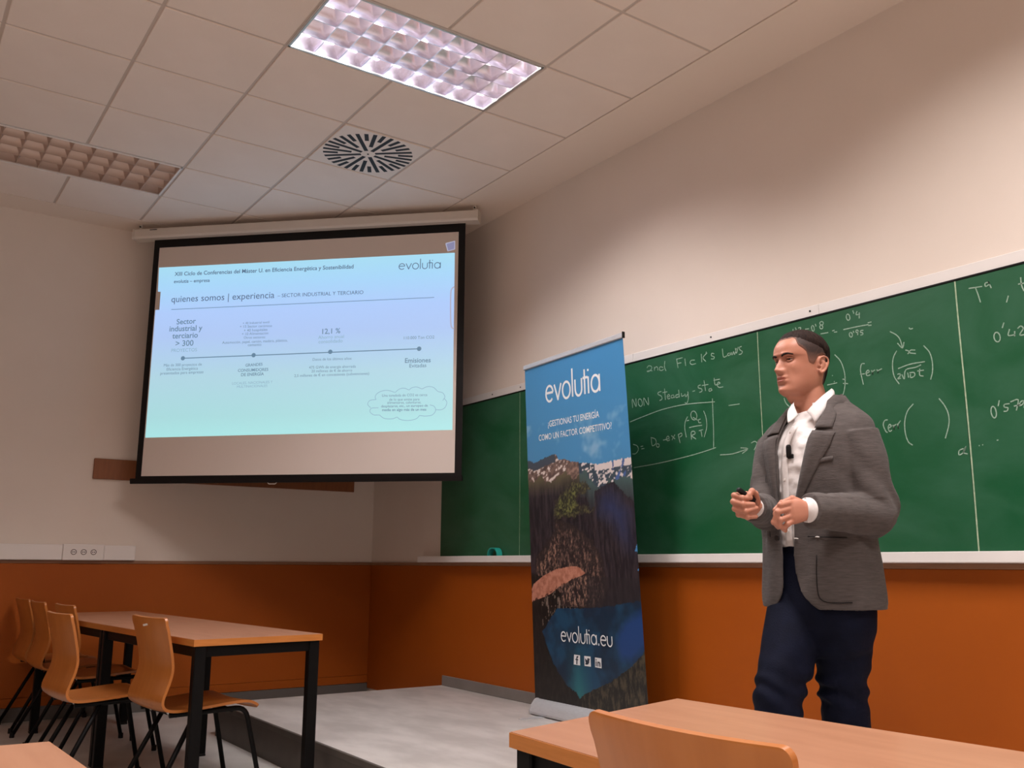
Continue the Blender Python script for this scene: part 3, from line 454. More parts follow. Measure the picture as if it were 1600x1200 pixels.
b = bmesh.new(); ys = -.0026
loop = [K['TL'], K['N0'], K['N1'], K['N2'], K['N3'], K['BL'], K['BR'], K['TR']]
b.faces.new([b.verts.new(P3(q, ys)) for q in loop]); slide = bm_obj('projected_slide', b, slide_mat(), scr)
SO = Vector((0, -.0032, 0))
def em(name, c, s=.5): return mat(name, (.08, .08, .08), .8, emit=srgb(*c), estr=s)
M_TXT = {'d': em('slide_print_dark', (78, 106, 140), .8), 'm': em('slide_print_mid', (95, 132, 160), .95), 'l': em('slide_print_pale', (130, 172, 195), 1.0)}
for (tx, L_, R_, st, bo) in SLIDE_TEXT:
    b = bmesh.new(); text_into(b, tx, L_, R_, SO, EX, EZ, bo*.45); bm_obj('slide_lettering', b, M_TXT[st], scr)
b = bmesh.new(); put_logo(b, SLIDE_LOGO[0], SLIDE_LOGO[1], SO, EX, EZ, .10); bm_obj('slide_logo', b, M_TXT['d'], scr)
b = bmesh.new()
ribbon(b, SLIDE_LINES[0], .0045, SO, EX, EZ); bm_obj('slide_rule', b, M_TXT['m'], scr); b = bmesh.new(); ribbon(b, SLIDE_LINES[1], .007, SO, EX, EZ)
for q in SLIDE_DOTS: b.faces.new([b.verts.new(SO+Vector((q[0]+.0165*math.cos(a*PI/10), -.0003, q[1]+.0165*math.sin(a*PI/10)))) for a in range(20)])
bm_obj('slide_timeline', b, M_TXT['m'], scr)
b = bmesh.new()
for L_ in CLOUD: ribbon(b, smooth2(L_, 6), .004, SO, EX, EZ)
bmesh.ops.remove_doubles(b, verts=b.verts, dist=.002)
bm_obj('slide_cloud_outline', b, M_TXT['l'], scr)
b = bmesh.new(); b.faces.new([b.verts.new(P3(q, -.0028)) for q in CARD]); bm_obj('slide_card', b, em('card_lilac', (150, 150, 190), .7), scr)
b = bmesh.new(); ribbon(b, CARD+CARD[:1], .008, Vector((0, -.003, 0)), EX, EZ); ribbon(b, smooth2(ARCH, 5), .010, Vector((0, -.0034, 0)), EX, EZ); bm_obj('slide_card_spill_outline', b, em('card_and_spill_edge', (190, 190, 215), .8), scr)  # the arch is projector spill, drawn as a glowing ribbon
# ------------------------------------------------------------------ roller banner
BL, TL, TR, BR = Vector((2.722, -.222, .29)), Vector((2.738, -.317, 2.30)), Vector((3.758, -.388, 2.30)), Vector((3.742, -.238, .29))
def bpt(u, v, off=0):
    p = BL*(1-u)*(1-v)+BR*u*(1-v)+TL*(1-u)*v+TR*u*v
    p = p+Vector((0, -.010*math.sin(PI*v)*0, 0)); return p+BNN*off
BNN = ((BR-BL).cross(TL-BL)).normalized()
if BNN.y > 0: BNN = -BNN
def pip(x, y, P):
    c = False; n = len(P); j = n-1
    for i in range(n):
        if (P[i][1] > y) != (P[j][1] > y) and x < (P[j][0]-P[i][0])*(y-P[i][1])/(P[j][1]-P[i][1])+P[i][0]: c = not c
        j = i
    return c
def sdist(x, y, P):
    d = 9
    for i in range(len(P)):
        ax, ay = P[i-1]; bx_, by = P[i]; dx, dy = bx_-ax, by-ay; t = max(0, min(1, ((x-ax)*dx+(y-ay)*dy)/(dx*dx+dy*dy+1e-12)))
        d = min(d, math.hypot((x-ax-dx*t)*1.0, (y-ay-dy*t)*2.0))
    return d if pip(x, y, P) else -d
def interp(L, x):
    if x <= L[0][0]: return L[0][1]
    for (a, b_), (c, d) in zip(L, L[1:]):
        if x <= c: return b_+(d-b_)*(x-a)/(c-a+1e-9)
    return L[-1][1]
def mix(a, b_, t): t = max(0, min(1, t)); return tuple(p+(q-p)*t for p, q in zip(a, b_))
def ns(x, y, s, sy=None, seed=0, oct_=4):
    return noise.fractal(Vector((x*s, y*(sy or s), seed)), .6, 2.0, oct_)
def paint(u, v):
    jx, jy = ns(u, v, 22, 44, 3)*.012, ns(u, v, 22, 44, 9)*.006
    x, y = u+jx, v+jy
    ridge = interp(BN_RIDGE, u)+ns(u, 0, 60, 1, 2)*.003
    if v > ridge:   # sky
        c = mix((60, 128, 178), (84, 148, 190), (1-v)*1.3); cl = ns(u, v, 4, 9, 5)
        if v < .82 and cl > .18: c = mix(c, (125, 168, 198), (cl-.18)*1.6)
        return c
    for P in BN_BITS:
        if pip(u, v, P): return (70, 135, 190)
    d = sdist(u+jx*.12, v+jy*.12, BN_ROCK)
    if d > 0:
        t = ns(u, v, 26, 50, 4)
        c = mix((190, 130, 108), (160, 100, 80), .4+t)
        if d < .012 and t > .1 and v < .34: c = (95, 55, 45)
        return c
    dw = sdist(u+jx*.5, v+jy*.6, BN_WATER)
    if dw > 0 or v < .275 or (u < .30 and v < .40-.30*u and sdist(u, v, BN_ROCK) > -.20 and v < .37-.12*u):
        if dw > 0:
            c = mix((10, 38, 62), (20, 66, 96), .5+ns(u, v, 5, 9, 6)*1.2)
            db = sdist(u+.02*ns(u, v, 4, 8, 1), v, BN_WBLUE)
            if db > -.02: c = mix(c, (24, 62, 118), (db+.02)/.06)
            k = max(0, 1-abs(u-.43)/.13)*max(0, 1-(v-.03)/.16)
            c = mix(c, (40, 118, 120), k*.9)
            return c
        # dark slopes around the lake
        right = u > .45
        t = ns(u, v, 45, 30, 8)
        if right: c = mix((24, 22, 20), (74, 66, 50), .25+t*1.4+max(0, u-.75)*1.2)
        else:
            c = mix((16, 13, 13), (38, 32, 28), .3+t)
            if t > .3 and u > .1 and v > .16: c = (120, 105, 95)
        return c
    # mountains
    low = interp(BN_SNOWLOW, u)
    if v > low+.02*ns(u, v, 9, 12, 1):
        right = u > .53
        t = noise.noise(Vector((u*26+v*14, v*95-u*22, 1)))+.4*ns(u, v, 60, 100, 4)
        if right:
            c = mix((52, 66, 84), (70, 88, 92), .5+t)
            t += .35*noise.noise(Vector((u*70, v*160, 3)))
            if t > .14 or (v > ridge-.018 and u > .68): c = (215, 202, 198)
            if .84 < u < .97 and v > ridge-.06 and noise.noise(Vector((u*14, v*26-u*18, 4))) > .12: c = (70, 96, 150)
        else:
            c = mix((84, 66, 62), (152, 122, 108), .5+t*1.1)
            if t > .24 and u < .42: c = (216, 202, 194)
            if v > ridge-.025 and u < .3: c = (62, 70, 82)
        return c
    dg = sdist(x+jx*.8, y+jy*1.2, BN_GREEN)
    if dg > 0:
        t = ns(u, v, 70, 110, 11)+.5*noise.noise(Vector((u*18+v*20, v*50-u*14, 2))); g_ = mix((40, 40, 34), (108, 110, 60), .38+t*1.3); return mix((52, 44, 42), g_, .35+dg/.05)
    db = sdist(x, y, BN_BLUE)
    base = mix((22, 19, 27), (56, 46, 52), .45+1.2*ns(u, v*.4, 40, 30, 12))
    if low-v < .05 and u < .6: base = mix((92, 84, 62), base, (low-v)/.05)
    if u > .53 and low-v < .07 and db < 0: base = mix((66, 88, 88), base, (low-v)/.09)
    dc = sdist(x, y, BN_CLIFF)
    if dc > 0:
        t = noise.noise(Vector((u*46+v*6, v*30, 6)))+1.1*ns(u*1.6, v, 70, 80, 7)
        k = max(0, .25+t*1.3)*min(1, dc/.06); base = mix((40, 32, 34), (158, 122, 104), k*(.85 if v < .36 or u < .3 else .5))
    if db > 0: base = mix(base, (44, 56, 98), min(1, db/.16)*max(0, min(1, (v-.28)/.25)))
    elif u > .55 and v < .36: base = mix(base, (38, 34, 38), .6)
    if v < .36 and u < .12: base = (24, 20, 22)
    return base
bn = empty('roller_banner', (3.23, -.24, .2), 0, 'tall roller banner printed with blue sky, mountains and a lake', 'banner')
INV = Matrix.Translation((-3.23, .24, -.2))
def nchild(name, bm, m, par=None, **k):
    o = bm_obj(name, bm, m, par or bn, **k)
    if par is None: o.matrix_parent_inverse = INV
    return o
NU, NV = 170, 480
me = bpy.data.meshes.new('printed_sheet')
vs = [tuple(bpt(i/NU, j/NV)) for j in range(NV+1) for i in range(NU+1)]
fs = [(j*(NU+1)+i, j*(NU+1)+i+1, (j+1)*(NU+1)+i+1, (j+1)*(NU+1)+i) for j in range(NV) for i in range(NU)]
me.from_pydata(vs, [], fs)
ca = me.color_attributes.new('print', 'FLOAT_COLOR', 'POINT'); flat = []
for j in range(NV+1):
    for i in range(NU+1):
        flat += [*srgb(*paint(i/NU, j/NV)), 1]
ca.data.foreach_set('color', flat)
sheet = link('printed_sheet', me, attr_mat('banner_print', 'print', .45), bn); sheet.matrix_parent_inverse = INV
sm = sheet.modifiers.new('thickness', 'SOLIDIFY'); sm.thickness = .0006
M_PRINTW = mat('white_print', (.80, .80, .80), .5)
# lettering lies in the sheet's plane
bex = (BR-BL)*.5+(TR-TL)*.5
class BP: pass
def warp(me_bm, off=.0015):
    for v in me_bm.verts: v.co = bpt(v.co.x, v.co.z, off)
def bn_text(name, fn, m=M_PRINTW):
    b = bmesh.new(); fn(b); warp(b); return nchild(name, b, m)
Z0 = Vector((0, 0, 0)); YS = 1.02/2.01
def uv2(q): return Vector((q[0], q[1]/YS))     # isotropic sheet units
def lay(b, fn): # build in isotropic units then scale z back
    fn(b)
    for v in b.verts: v.co.z *= YS
def s_(q): return (q[0], q[1]/YS)
bn_text('logo_lettering', lambda b: lay(b, lambda b: put_logo(b, s_(BN_LOGO[0]), s_(BN_LOGO[1]), Z0, EX, EZ, .145, ysc=1.22)))
for tx, L_, R_ in BN_TEXT:
    bn_text('slogan_lettering', lambda b: lay(b, lambda b: text_into(b, tx, s_(L_), s_(R_), Z0, EX, EZ, .007, ysc=1.16)))
bn_text('web_address_lettering', lambda b: lay(b, lambda b: put_logo(b, s_(BN_URL[0]), s_(BN_URL[1]), Z0, EX, EZ, .125, suffix=True, ysc=1.12)))
def icon(b, Q):
    b.faces.new([b.verts.new(Vector((q[0], 0, q[1]/YS))) for q in Q])
for Q in BN_ICONS: bn_text('social_icon', lambda b: lay(b, lambda b: icon(b, Q)))
def glyph(kind, Q):
    b = bmesh.new(); (x0, z0), (x1, z1), (x2, z2), (x3, z3) = [s_(q) for q in Q]
    def m_(a, c): return Vector(((1-a)*(1-c)*x0+a*(1-c)*x1+a*c*x2+(1-a)*c*x3, 0, (1-a)*(1-c)*z0+a*(1-c)*z1+a*c*z2+(1-a)*c*z3))
    def poly(P): b.faces.new([b.verts.new(m_(*q)) for q in P])
    if kind == 0:
        poly([(.42, .08), (.58, .08), (.58, .74), (.42, .74)]); poly([(.28, .48), (.72, .48), (.72, .60), (.28, .60)]); poly([(.42, .74), (.58, .70), (.74, .78), (.74, .90), (.56, .90), (.44, .84)])
    elif kind == 1:
        poly([(.12, .2), (.35, .14), (.6, .2), (.76, .38), (.8, .62), (.9, .74), (.78, .78), (.62, .84), (.5, .76), (.48, .6), (.3, .66), (.16, .8), (.12, .62), (.2, .5), (.16, .46), (.26, .34)])
    else:
        poly([(.14, .12), (.28, .12), (.28, .62), (.14, .62)]); poly([(.14, .7), (.28, .7), (.28, .84), (.14, .84)]); poly([(.4, .12), (.54, .12), (.54, .62), (.4, .62)]); poly([(.54, .46), (.66, .5), (.72, .12), (.86, .12), (.86, .5), (.74, .64), (.54, .6)])
    for v in b.verts: v.co.z *= YS
    warp(b, .0026); nchild('icon_glyph', b, mat('icon_ink', (.02, .03, .05), .5))
for k, Q in enumerate(BN_ICONS): glyph(k, Q)
# top rail, base cassette, foot, rear pole
b = bmesh.new(); d = (TR-TL).normalized()
box(b, -.006, (TR-TL).length+.006, -.010, .006, -.004, .026, .004, Matrix.Translation(TL) @ Matrix.Rotation(math.atan2(d.y, d.x), 4, 'Z')); tr = nchild('top_rail', b, M_ALU)
b = bmesh.new(); Lr = (TR-TL).length; box(b, Lr+.006, Lr+.012, -.011, .007, -.006, .03, .002, Matrix.Translation(TL) @ Matrix.Rotation(math.atan2(d.y, d.x), 4, 'Z')); nchild('end_cap', b, M_BLACKPL, tr)
b = bmesh.new(); cp = [(-.055, .207), (-.062, .222), (-.050, .255), (-.026, .284), (-.010, .292), (.012, .290), (.040, .262), (.055, .215), (.050, .204), (-.045, .204)]
Mb = Matrix.Translation((2.70, -.223, 0)) @ Matrix.Rotation(math.atan2(BR.y-BL.y, BR.x-BL.x), 4, 'Z')
loft(b, [[Mb @ Vector((x, y, z)) for y, z in cp] for x in (.062, 1.055)]); cas = nchild('base_cassette', b, M_ALU, auto=.5)
b = bmesh.new()
for x0, x1 in ((.05, .062), (1.055, 1.067)): loft(b, [[Mb @ Vector((x, y*1.05, .248+(z-.248)*1.05)) for y, z in cp] for x in (x0, x1)])
nchild('cassette_cap', b, M_ALU, cas)
for x in (.17, .85):
    b = bmesh.new(); r0 = [Mb @ Vector((x+a*.028, -.05-.16*c, .2025)) for a, c in ((-1, 0), (-1, .85), (-.6, 1), (.6, 1), (1, .85), (1, 0))]
    loft(b, [[p-Vector((0, 0, .002)) for p in r0], [p+Vector((0, 0, .002)) for p in r0]]); nchild('swivel_foot', b, M_ALU)
b = bmesh.new(); tube(b, [Mb @ Vector((.53, .03, .28)), (3.25, -.335, 2.31)], .008, 8); nchild('support_pole', b, M_ALU, smooth=True)
# ------------------------------------------------------------------ tables
def prism(bm, P, z0, z1, bev=.0):
    r0 = [bm.verts.new((x, y, z0)) for x, y in P]; r1 = [bm.verts.new((x, y, z1)) for x, y in P]; n = len(P); fc = []
    for k in range(n): fc.append(bm.faces.new((r0[k], r0[(k+1) % n], r1[(k+1) % n], r1[k])))
    fc += [bm.faces.new(r0[::-1]), bm.faces.new(r1)]; bmesh.ops.recalc_face_normals(bm, faces=fc)
def table(P, zt, label, lw=.05):
    """P: four plan corners counter-clockwise"""
    P = [Vector((x, y)) for x, y in P]; c = sum(P, Vector((0, 0)))/4
    t = empty('classroom_table', (c.x, c.y, 0), 0, label, 'table', 'beech classroom tables')
    Q = [p-c for p in P]
    b = bmesh.new(); prism(b, [(q.x, q.y) for q in Q], zt-.030, zt-.0015); top = bm_obj('table_top', b, M_BEECHEDGE, t)
    b = bmesh.new(); prism(b, [(q.x*(1-.002/abs(q.x)) , q.y*(1-.002/abs(q.y))) for q in Q], zt-.0015, zt); bm_obj('laminate_sheet', b, M_TOP, top)
    I = [q-Vector((math.copysign(.035, q.x), math.copysign(.035, q.y))) for q in Q]
    for q in I:
        b = bmesh.new(); h = lw/2; box(b, q.x-h, q.x+h, q.y-h, q.y+h, .012, zt-.03, .004); lg = bm_obj('leg', b, M_BLACK, t)
        b = bmesh.new(); box(b, q.x-h-.001, q.x+h+.001, q.y-h-.001, q.y+h+.001, 0, .014, .003); bm_obj('foot_cap', b, M_BLACKPL, lg)
    for a, c2 in zip(I, I[1:]+I[:1]):
        d = (c2-a); L = d.length; b = bmesh.new()
        box(b, lw/2, L-lw/2, -.014, .014, zt-.078, zt-.031, .002, Matrix.Translation((a.x, a.y, 0)) @ Matrix.Rotation(math.atan2(d.y, d.x), 4, 'Z')); bm_obj('apron', b, M_BLACK, t)
    return t
e_ = Vector((math.cos(.088), math.sin(.088))); n_ = Vector((-math.sin(.088), math.cos(.088))); A0 = Vector((3.21, -2.43))
def rect(A, L0, L1, W): return [A-e_*L1, A-e_*L0, A-e_*L0+n_*W, A-e_*L1+n_*W]
table([tuple(p) for p in rect(A0, 0, 1.34, .63)], .746, 'near table of the left row, its short end towards the platform')
table([tuple(p) for p in rect(A0, 1.345, 2.70, .63)], .746, 'far table of the left row against the left wall')
table([(5.825, -2.55), (7.22, -2.63), (7.06, -1.84), (5.655, -1.905)], .74, 'beech table at lower right in front of the speaker')
table([(5.40, -4.05), (6.85, -3.99), (6.83, -3.285), (5.434, -3.347)], .74, 'beech table corner at the bottom left edge, nearest the viewer')
# ------------------------------------------------------------------ chairs
PROF = [(-0.258, 0.8350), (-0.248, 0.7877), (-0.228, 0.7090), (-0.213, 0.6302), (-0.216, 0.5760), (-0.232, 0.5219), (-0.243, 0.4825), (-0.238, 0.4549), (-0.215, 0.4372), (-0.170, 0.4303), (-0.080, 0.4333), (0.030, 0.4421), (0.120, 0.4480), (0.170, 0.4451), (0.200, 0.4313), (0.213, 0.4185)]
def shell_mesh():
    P0 = [Vector((q.x, q.y)) for q in catmull([(y, z, 0) for y, z in PROF], 8)]; cum = [0]
    for a, c in zip(P0, P0[1:]): cum.append(cum[-1]+(c-a).length)
    LT = cum[-1]; ends = [0, .0012, .004, .008, .013, .019, .026, .034]; S_ = ends+[.034+(LT-.068)*k/44 for k in range(1, 44)]+[LT-e for e in ends[::-1]]; P = []
    for s_0 in S_:
        i = 0
        while i < len(cum)-2 and cum[i+1] < s_0: i += 1
        f_ = (s_0-cum[i])/(cum[i+1]-cum[i]+1e-12); q = P0[i].lerp(P0[i+1], f_); P.append((q.x, q.y))
    n = len(P); T_ = .006
    Wd = []
    for i, (y, z) in enumerate(P):
        w_ = .210-.008*math.sin(PI*max(0, min(1, (z-.48)/.355)))
        s0 = i/(n-1)
        for edge, dist in ((0, math.hypot(y-P[0][0], z-P[0][1])), (1, math.hypot(y-P[-1][0], z-P[-1][1]))):
            r = .020
            if dist < r: w_ -= r-math.sqrt(max(0, r*r-(r-dist)**2))
        Wd.append(w_)
    bm = bmesh.new(); NW = 10; top, bot = [], []
    for i, (y, z) in enumerate(P):
        a = P[max(0, i-1)]; c = P[min(n-1, i+1)]; tv = Vector((0, c[0]-a[0], c[1]-a[1])).normalized(); nv = Vector((0, -tv.z, tv.y))   # towards sitter
        rt, rb = [], []
        for k in range(NW+1):
            u = -1+2*k/NW; x = u*Wd[i]
            am = .008+.009*max(0, min(1, (z-.50)/.12)) if z > .49 else .008; cup = am*(u*u-.3)
            if i < 8: cup *= .8
            p = Vector((x, y, z))+nv*cup; rt.append(bm.verts.new(p+nv*T_)); rb.append(bm.verts.new(p-nv*T_))
        top.append(rt); bot.append(rb)
    fl = []
    for i in range(n-1):
        for k in range(NW):
            fl.append(bm.faces.new((top[i][k], top[i][k+1], top[i+1][k+1], top[i+1][k]))); fl.append(bm.faces.new((bot[i][k], bot[i+1][k], bot[i+1][k+1], bot[i][k+1])))
        fl.append(bm.faces.new((top[i][0], top[i+1][0], bot[i+1][0], bot[i][0]))); fl.append(bm.faces.new((top[i][NW], bot[i][NW], bot[i+1][NW], top[i+1][NW])))
    for k in range(NW):
        fl.append(bm.faces.new((top[0][k], bot[0][k], bot[0][k+1], top[0][k+1]))); fl.append(bm.faces.new((top[-1][k], top[-1][k+1], bot[-1][k+1], bot[-1][k])))
    bmesh.ops.recalc_face_normals(bm, faces=fl); return bm
def make_chair(label):
    t = empty('school_chair', (0, 0, 0), 0, label, 'chair', 'beech plywood school chairs')
    bm_obj('seat_shell', shell_mesh(), M_BEECH, t, auto=.9)
    for s in (-1, 1):
        b = bmesh.new(); tube(b, bend([(s*.172, -.19, .417), (s*.178, .165, .423), (s*.198, .262, .012)], .05), .0115, 10); f = bm_obj('leg', b, M_BLACK, t, smooth=True)
        b = bmesh.new(); tube(b, [(s*.198, .262, 0), (s*.198, .261, .03)], .0145, 10); bm_obj('foot_cap', b, M_BLACKPL, f)
        b = bmesh.new(); tube(b, [(s*.172, -.075, .411), (s*.2, -.282, .012)], .0115, 10); f = bm_obj('leg', b, M_BLACK, t, smooth=True)
        b = bmesh.new(); tube(b, [(s*.2, -.2825, 0), (s*.2, -.281, .03)], .0145, 10); bm_obj('foot_cap', b, M_BLACKPL, f)
    for y in (-.16, .10):
        b = bmesh.new(); tube(b, [(-.174, y, .415), (.174, y, .415)], .010, 8); bm_obj('cross_bar', b, M_BLACK, t, smooth=True)
    for s in (-1, 1):
        b = bmesh.new(); tube(b, [(s*.11, -.16, .411), (s*.11, -.175, .427)], .009, 10); bm_obj('bolt', b, M_CHROME, t)
    return t
ch0 = make_chair('school chair nearest the platform in the left row, white mark on its backrest')
b = bmesh.new(); box(b, -.028, .028, -.0045, .0045, -.0012, .0012, .0008, Matrix.Translation((-.005, -.2620, .799)) @ Matrix.Rotation(.25, 4, 'X') @ Matrix.Rotation(PI/2, 4, 'X') @ Matrix.Rotation(.12, 4, 'Z'))
proto_children = list(ch0.children)
def place(o, x, y, rz, label=None):
    o.location = (x, y, 0); o.rotation_euler = (0, 0, rz)
    if label: o['label'] = label
others = [(2.36, -2.60, .10, 'second school chair of the left row, counted from the platform end'),
          (1.38, -2.41, .08, 'third school chair of the left row, half hidden behind the second'),
          (.85, -2.475, .05, 'fourth school chair of the left row, between third chair and wall-side chair'),
          (.27, -2.485, .06, 'leftmost school chair, closest to the left wall'),
          (6.40, -2.388, .02, 'large foreground chair back pushed against the lower right table')]
for x, y, rz, lb in others: place(copy_tree(ch0), x, y, rz, lb)
place(ch0, 2.895, -2.31, .11)
bm_obj('backrest_sticker', b, M_WHITEPL, ch0)
# ------------------------------------------------------------------ the speaker
FH = Vector((-.8229, .5682, 0)); RH = Vector((.5682, .8229, 0))
def at(u, v, h):
    """point h metres in front of the viewpoint that the photograph shows at (u, v): used only to take measurements"""
    d = RT*((u-800)/1455.1)+DN*((v-600)/1455.1)+FW
    return CAM+d*(h/d.dot(FH))
HB = 3.38                                   # distance of the body axis
AX = at(1272, 700, HB); AX.z = 0
tf = math.radians(-3.0)                     # the chest faces the classroom (-y), turned a little
XB = Vector((math.cos(tf), math.sin(tf), 0)); YBd = Vector((math.sin(tf), -math.cos(tf), 0))   # his left, his front
UZ = Vector((0, 0, 1))
def body(x, f, z):
    k = max(0, min(1, (z-1.50)/.14)); k = k*k*(3-2*k)
    return AX+XB*(x+.016*k)+YBd*(f-.026*k)+UZ*z
def ring(c, ax, ay, rx, ry, n=40, p=2.3):
    out = []
    for k in range(n):
        t = 2*PI*k/n; cs, sn = math.cos(t), math.sin(t)
        out.append(c+ax*(rx*math.copysign(abs(cs)**(2/p), cs))+ay*(ry*math.copysign(abs(sn)**(2/p), sn)))
    return out
def limb(bm, pts, rad, n=20, sub=6):
    P = catmull([tuple(p) for p in pts], sub); R = [q.x for q in catmull([(r, 0, 0) for r in rad], sub)]
    tube(bm, P, R, n)
def ball(bm, c, r, sc=(1, 1, 1), u=16, v=12, M=None):
    rr = bmesh.ops.create_uvsphere(bm, u_segments=u, v_segments=v, radius=r)
    for q in rr['verts']:
        q.co = Vector((q.co.x*sc[0], q.co.y*sc[1], q.co.z*sc[2]))
        if M is not None: q.co = M @ q.co
        q.co += c
def voxel(name, bm, size, mat_, parent, smooth=4, fac=.5, disp=None, inv=None):
    bmesh.ops.recalc_face_normals(bm, faces=bm.faces)
    me = bpy.data.meshes.new(name); bm.to_mesh(me); bm.free(); o = bpy.data.objects.new(name, me); COL.objects.link(o)
    r = o.modifiers.new('r', 'REMESH'); r.mode = 'VOXEL'; r.voxel_size = size; r.adaptivity = 0
    s = o.modifiers.new('s', 'SMOOTH'); s.iterations = smooth; s.factor = fac
    bpy.context.view_layer.update()
    m2 = bpy.data.meshes.new_from_object(o.evaluated_get(bpy.context.evaluated_depsgraph_get())); m2.name = name
    bpy.data.objects.remove(o); bpy.data.meshes.remove(me)
    if disp:
        ns_ = [v.normal.copy() for v in m2.vertices]
        for v, nn in zip(m2.vertices, ns_): v.co = v.co+nn*disp(v.co)
    return link(name, m2, mat_, parent, True)
M_SKIN = mat('skin', (.44, .178, .112), .48, col2=(.50, .218, .145), nscale=9, bump=.03, bscale=220, spec=.4)
M_SKIN.node_tree.nodes['Principled BSDF'].inputs['Subsurface Weight'].default_value = .12
M_SKIN.node_tree.nodes['Principled BSDF'].inputs['Subsurface Radius'].default_value = (.02, .008, .004)
M_HAIR = mat('dark_hair', (.011, .0055, .0045), .7, col2=(.026, .013, .010), nscale=90, stretch=(1, 1, .25), bump=.5, bscale=260, spec=.15)
M_JACKET = mat('grey_jacket_knit', (.070, .058, .055), .88, col2=(.103, .086, .081), nscale=75, ndet=5, nmix=(.3, .7), stretch=(.35, .35, 2.6), bump=.22, bscale=190, sheen=.08, spec=.2)
M_LAPEL = M_JACKET
M_SHIRT = mat('white_shirt', (.74, .68, .66), .8, bump=.15, bscale=60, sheen=.2)
M_JEANS = mat('dark_blue_denim', (.0025, .0033, .011), .85, col2=(.0045, .006, .018), nscale=14, ndet=5, bump=.15, bscale=180, spec=.15)
M_STUBBLE = attr_mat('cropped_hair', 'hair_tone', .75)
M_LIP = mat('lip', (.42, .13, .10), .45)
M_EYEW = mat('eye_white', (.55, .47, .44), .2)
M_EYED = mat('eye_iris', (.02, .01, .007), .15)
M_DIAL = mat('dark_button', (.015, .012, .012), .3)
man = empty('person', (AX.x, AX.y, .2), 0, 'man in grey jacket, white shirt and dark jeans speaking before the chalkboard', 'person')
MI = Matrix.Translation((-AX.x, -AX.y, -.2))
def pm(o, par=None):
    if par is None: o.parent = man; o.matrix_parent_inverse = MI
    else: o.parent = par
    return o
# --- head ------------------------------------------------------------------
psi = math.radians(63)
FD = (-FH*math.cos(psi)-RH*math.sin(psi)).normalized(); SDL = UZ.cross(FD)*1.0   # face direction, his left
if SDL.dot(RH) < 0: SDL = -SDL
HC = at(1253, 617, HB); HZ = 1.702; KX, KY, KZ = 1.12, 1.04, 1.0
def hp(x, s, z):
    if z < .115: z = .115-(.115-z)*1.13
    return Vector((HC.x, HC.y, HZ))+FD*(x*KX)+SDL*(s*KY)+UZ*(z*KZ)
HT = [(-.004, .062, -.03, .026), (.004, .078, -.038, .038), (.014, .0875, -.050, .0485), (.030, .0865, -.062, .0575), (.045, .0875, -.070, .0625), (.060, .0880, -.077, .0655), (.078, .0875, -.085, .068), (.10, .0865, -.092, .0700), (.118, .0860, -.0985, .0735), (.134, .0905, -.1015, .0755), (.150, .0905, -.1025, .0765), (.170, .0860, -.0995, .0755), (.190, .0745, -.090, .069), (.206, .0590, -.077, .059), (.219, .040, -.058, .045), (.228, .020, -.034, .027), (.2325, .003, -.006, .005)]
def hint(z):
    T_ = HT
    if z <= T_[0][0]: return T_[0][1:]
    for i, (a, b_) in enumerate(zip(T_, T_[1:])):
        if z <= b_[0]:
            t = (z-a[0])/(b_[0]-a[0]); a0 = T_[max(0, i-1)]; b1_ = T_[min(len(T_)-1, i+2)]; out = []
            for k in (1, 2, 3):
                p0, p1, p2, p3 = a0[k], a[k], b_[k], b1_[k]
                out.append(.5*(2*p1+(p2-p0)*t+(2*p0-5*p1+4*p2-p3)*t*t+(3*p1-p0-3*p2+p3)*t**3))
            return out
    return T_[-1][1:]
def G(x, m, s): return math.exp(-((x-m)/s)**2)
def face_push(s, z, x):
    if x < 0: return 0, 0
    a = abs(s); d = 0
    # nose: ridge, tip, wings
    if .066 < z < .125:
        t = (z-.080)/(.122-.080)
        if z >= .080: h = .0265*max(0, 1-t)**1.05+.0015; wd = .0075+.003*(1-t)
        else: h = .0280*max(0, (z-.066)/.014)**.8; wd = .0105
        d += h*math.exp(-(a/wd)**2.4)
        d += .010*G(a, .0135, .0055)*G(z, .0785, .0070)
    d -= .0125*G(a, .031, .0135)*G(z, .1165, .0095)          # eye sockets
    d -= .004*G(a, .018, .006)*G(z, .119, .009)
    d += .0048*G(a, .024, .020)*G(z, .1365, .0055)           # brow
    d += .0045*G(a, .045, .015)*G(z, .093, .014)             # cheek bones
    d -= .003*G(a, .046, .012)*G(z, .060, .016)
    mw = math.exp(-(a/.0235)**4)
    d += .0060*mw*G(z, .0585, .0042)-.0062*mw*G(z, .0528, .0020)+.0066*mw*G(z, .0465, .0046)
    d -= .0042*G(a, 0, .019)*G(z, .0355, .0055)
    d += .0058*G(a, 0, .018)*G(z, .0175, .010)
    d -= .0018*G(a, 0, .0035)*G(z, .0665, .004)
    d -= .0026*G(a, .0245-.15*(z-.07)*0, .004)*G(z, .066, .012)*1.0   # smile fold
    return d, 0
def head_pt(z, t, off=0):
    F, B, W = hint(z); cs, sn = math.cos(t), math.sin(t); p = 2.25
    c = math.copysign(abs(cs)**(2/p), cs); s = math.copysign(abs(sn)**(2/p), sn)
    x = (F if cs > 0 else -B)*c
    nar = 1.0-.10*max(0, c)**2*(1 if z < .13 else .4)
    y = W*s*nar
    d, _ = face_push(y, z, x) if cs > .15 else (0, 0)
    n = Vector((max(x, -1)/(.1), y/.075, 0)); n = n.normalized() if n.length else Vector((1, 0, 0))
    up = max(0, (z-.17)/.06)
    return (x+d+n.x*off*(1-.5*up), y+n.y*off*(1-.5*up), z+off*up)
bmb = bmesh.new()
NZ, NT = 96, 150; rings = []
for i in range(NZ):
    z = -.004+(.2325+.004)*(i/(NZ-1)); rings.append([hp(*head_pt(z, 2*PI*k/NT)) for k in range(NT)])
loft(bmb, rings)
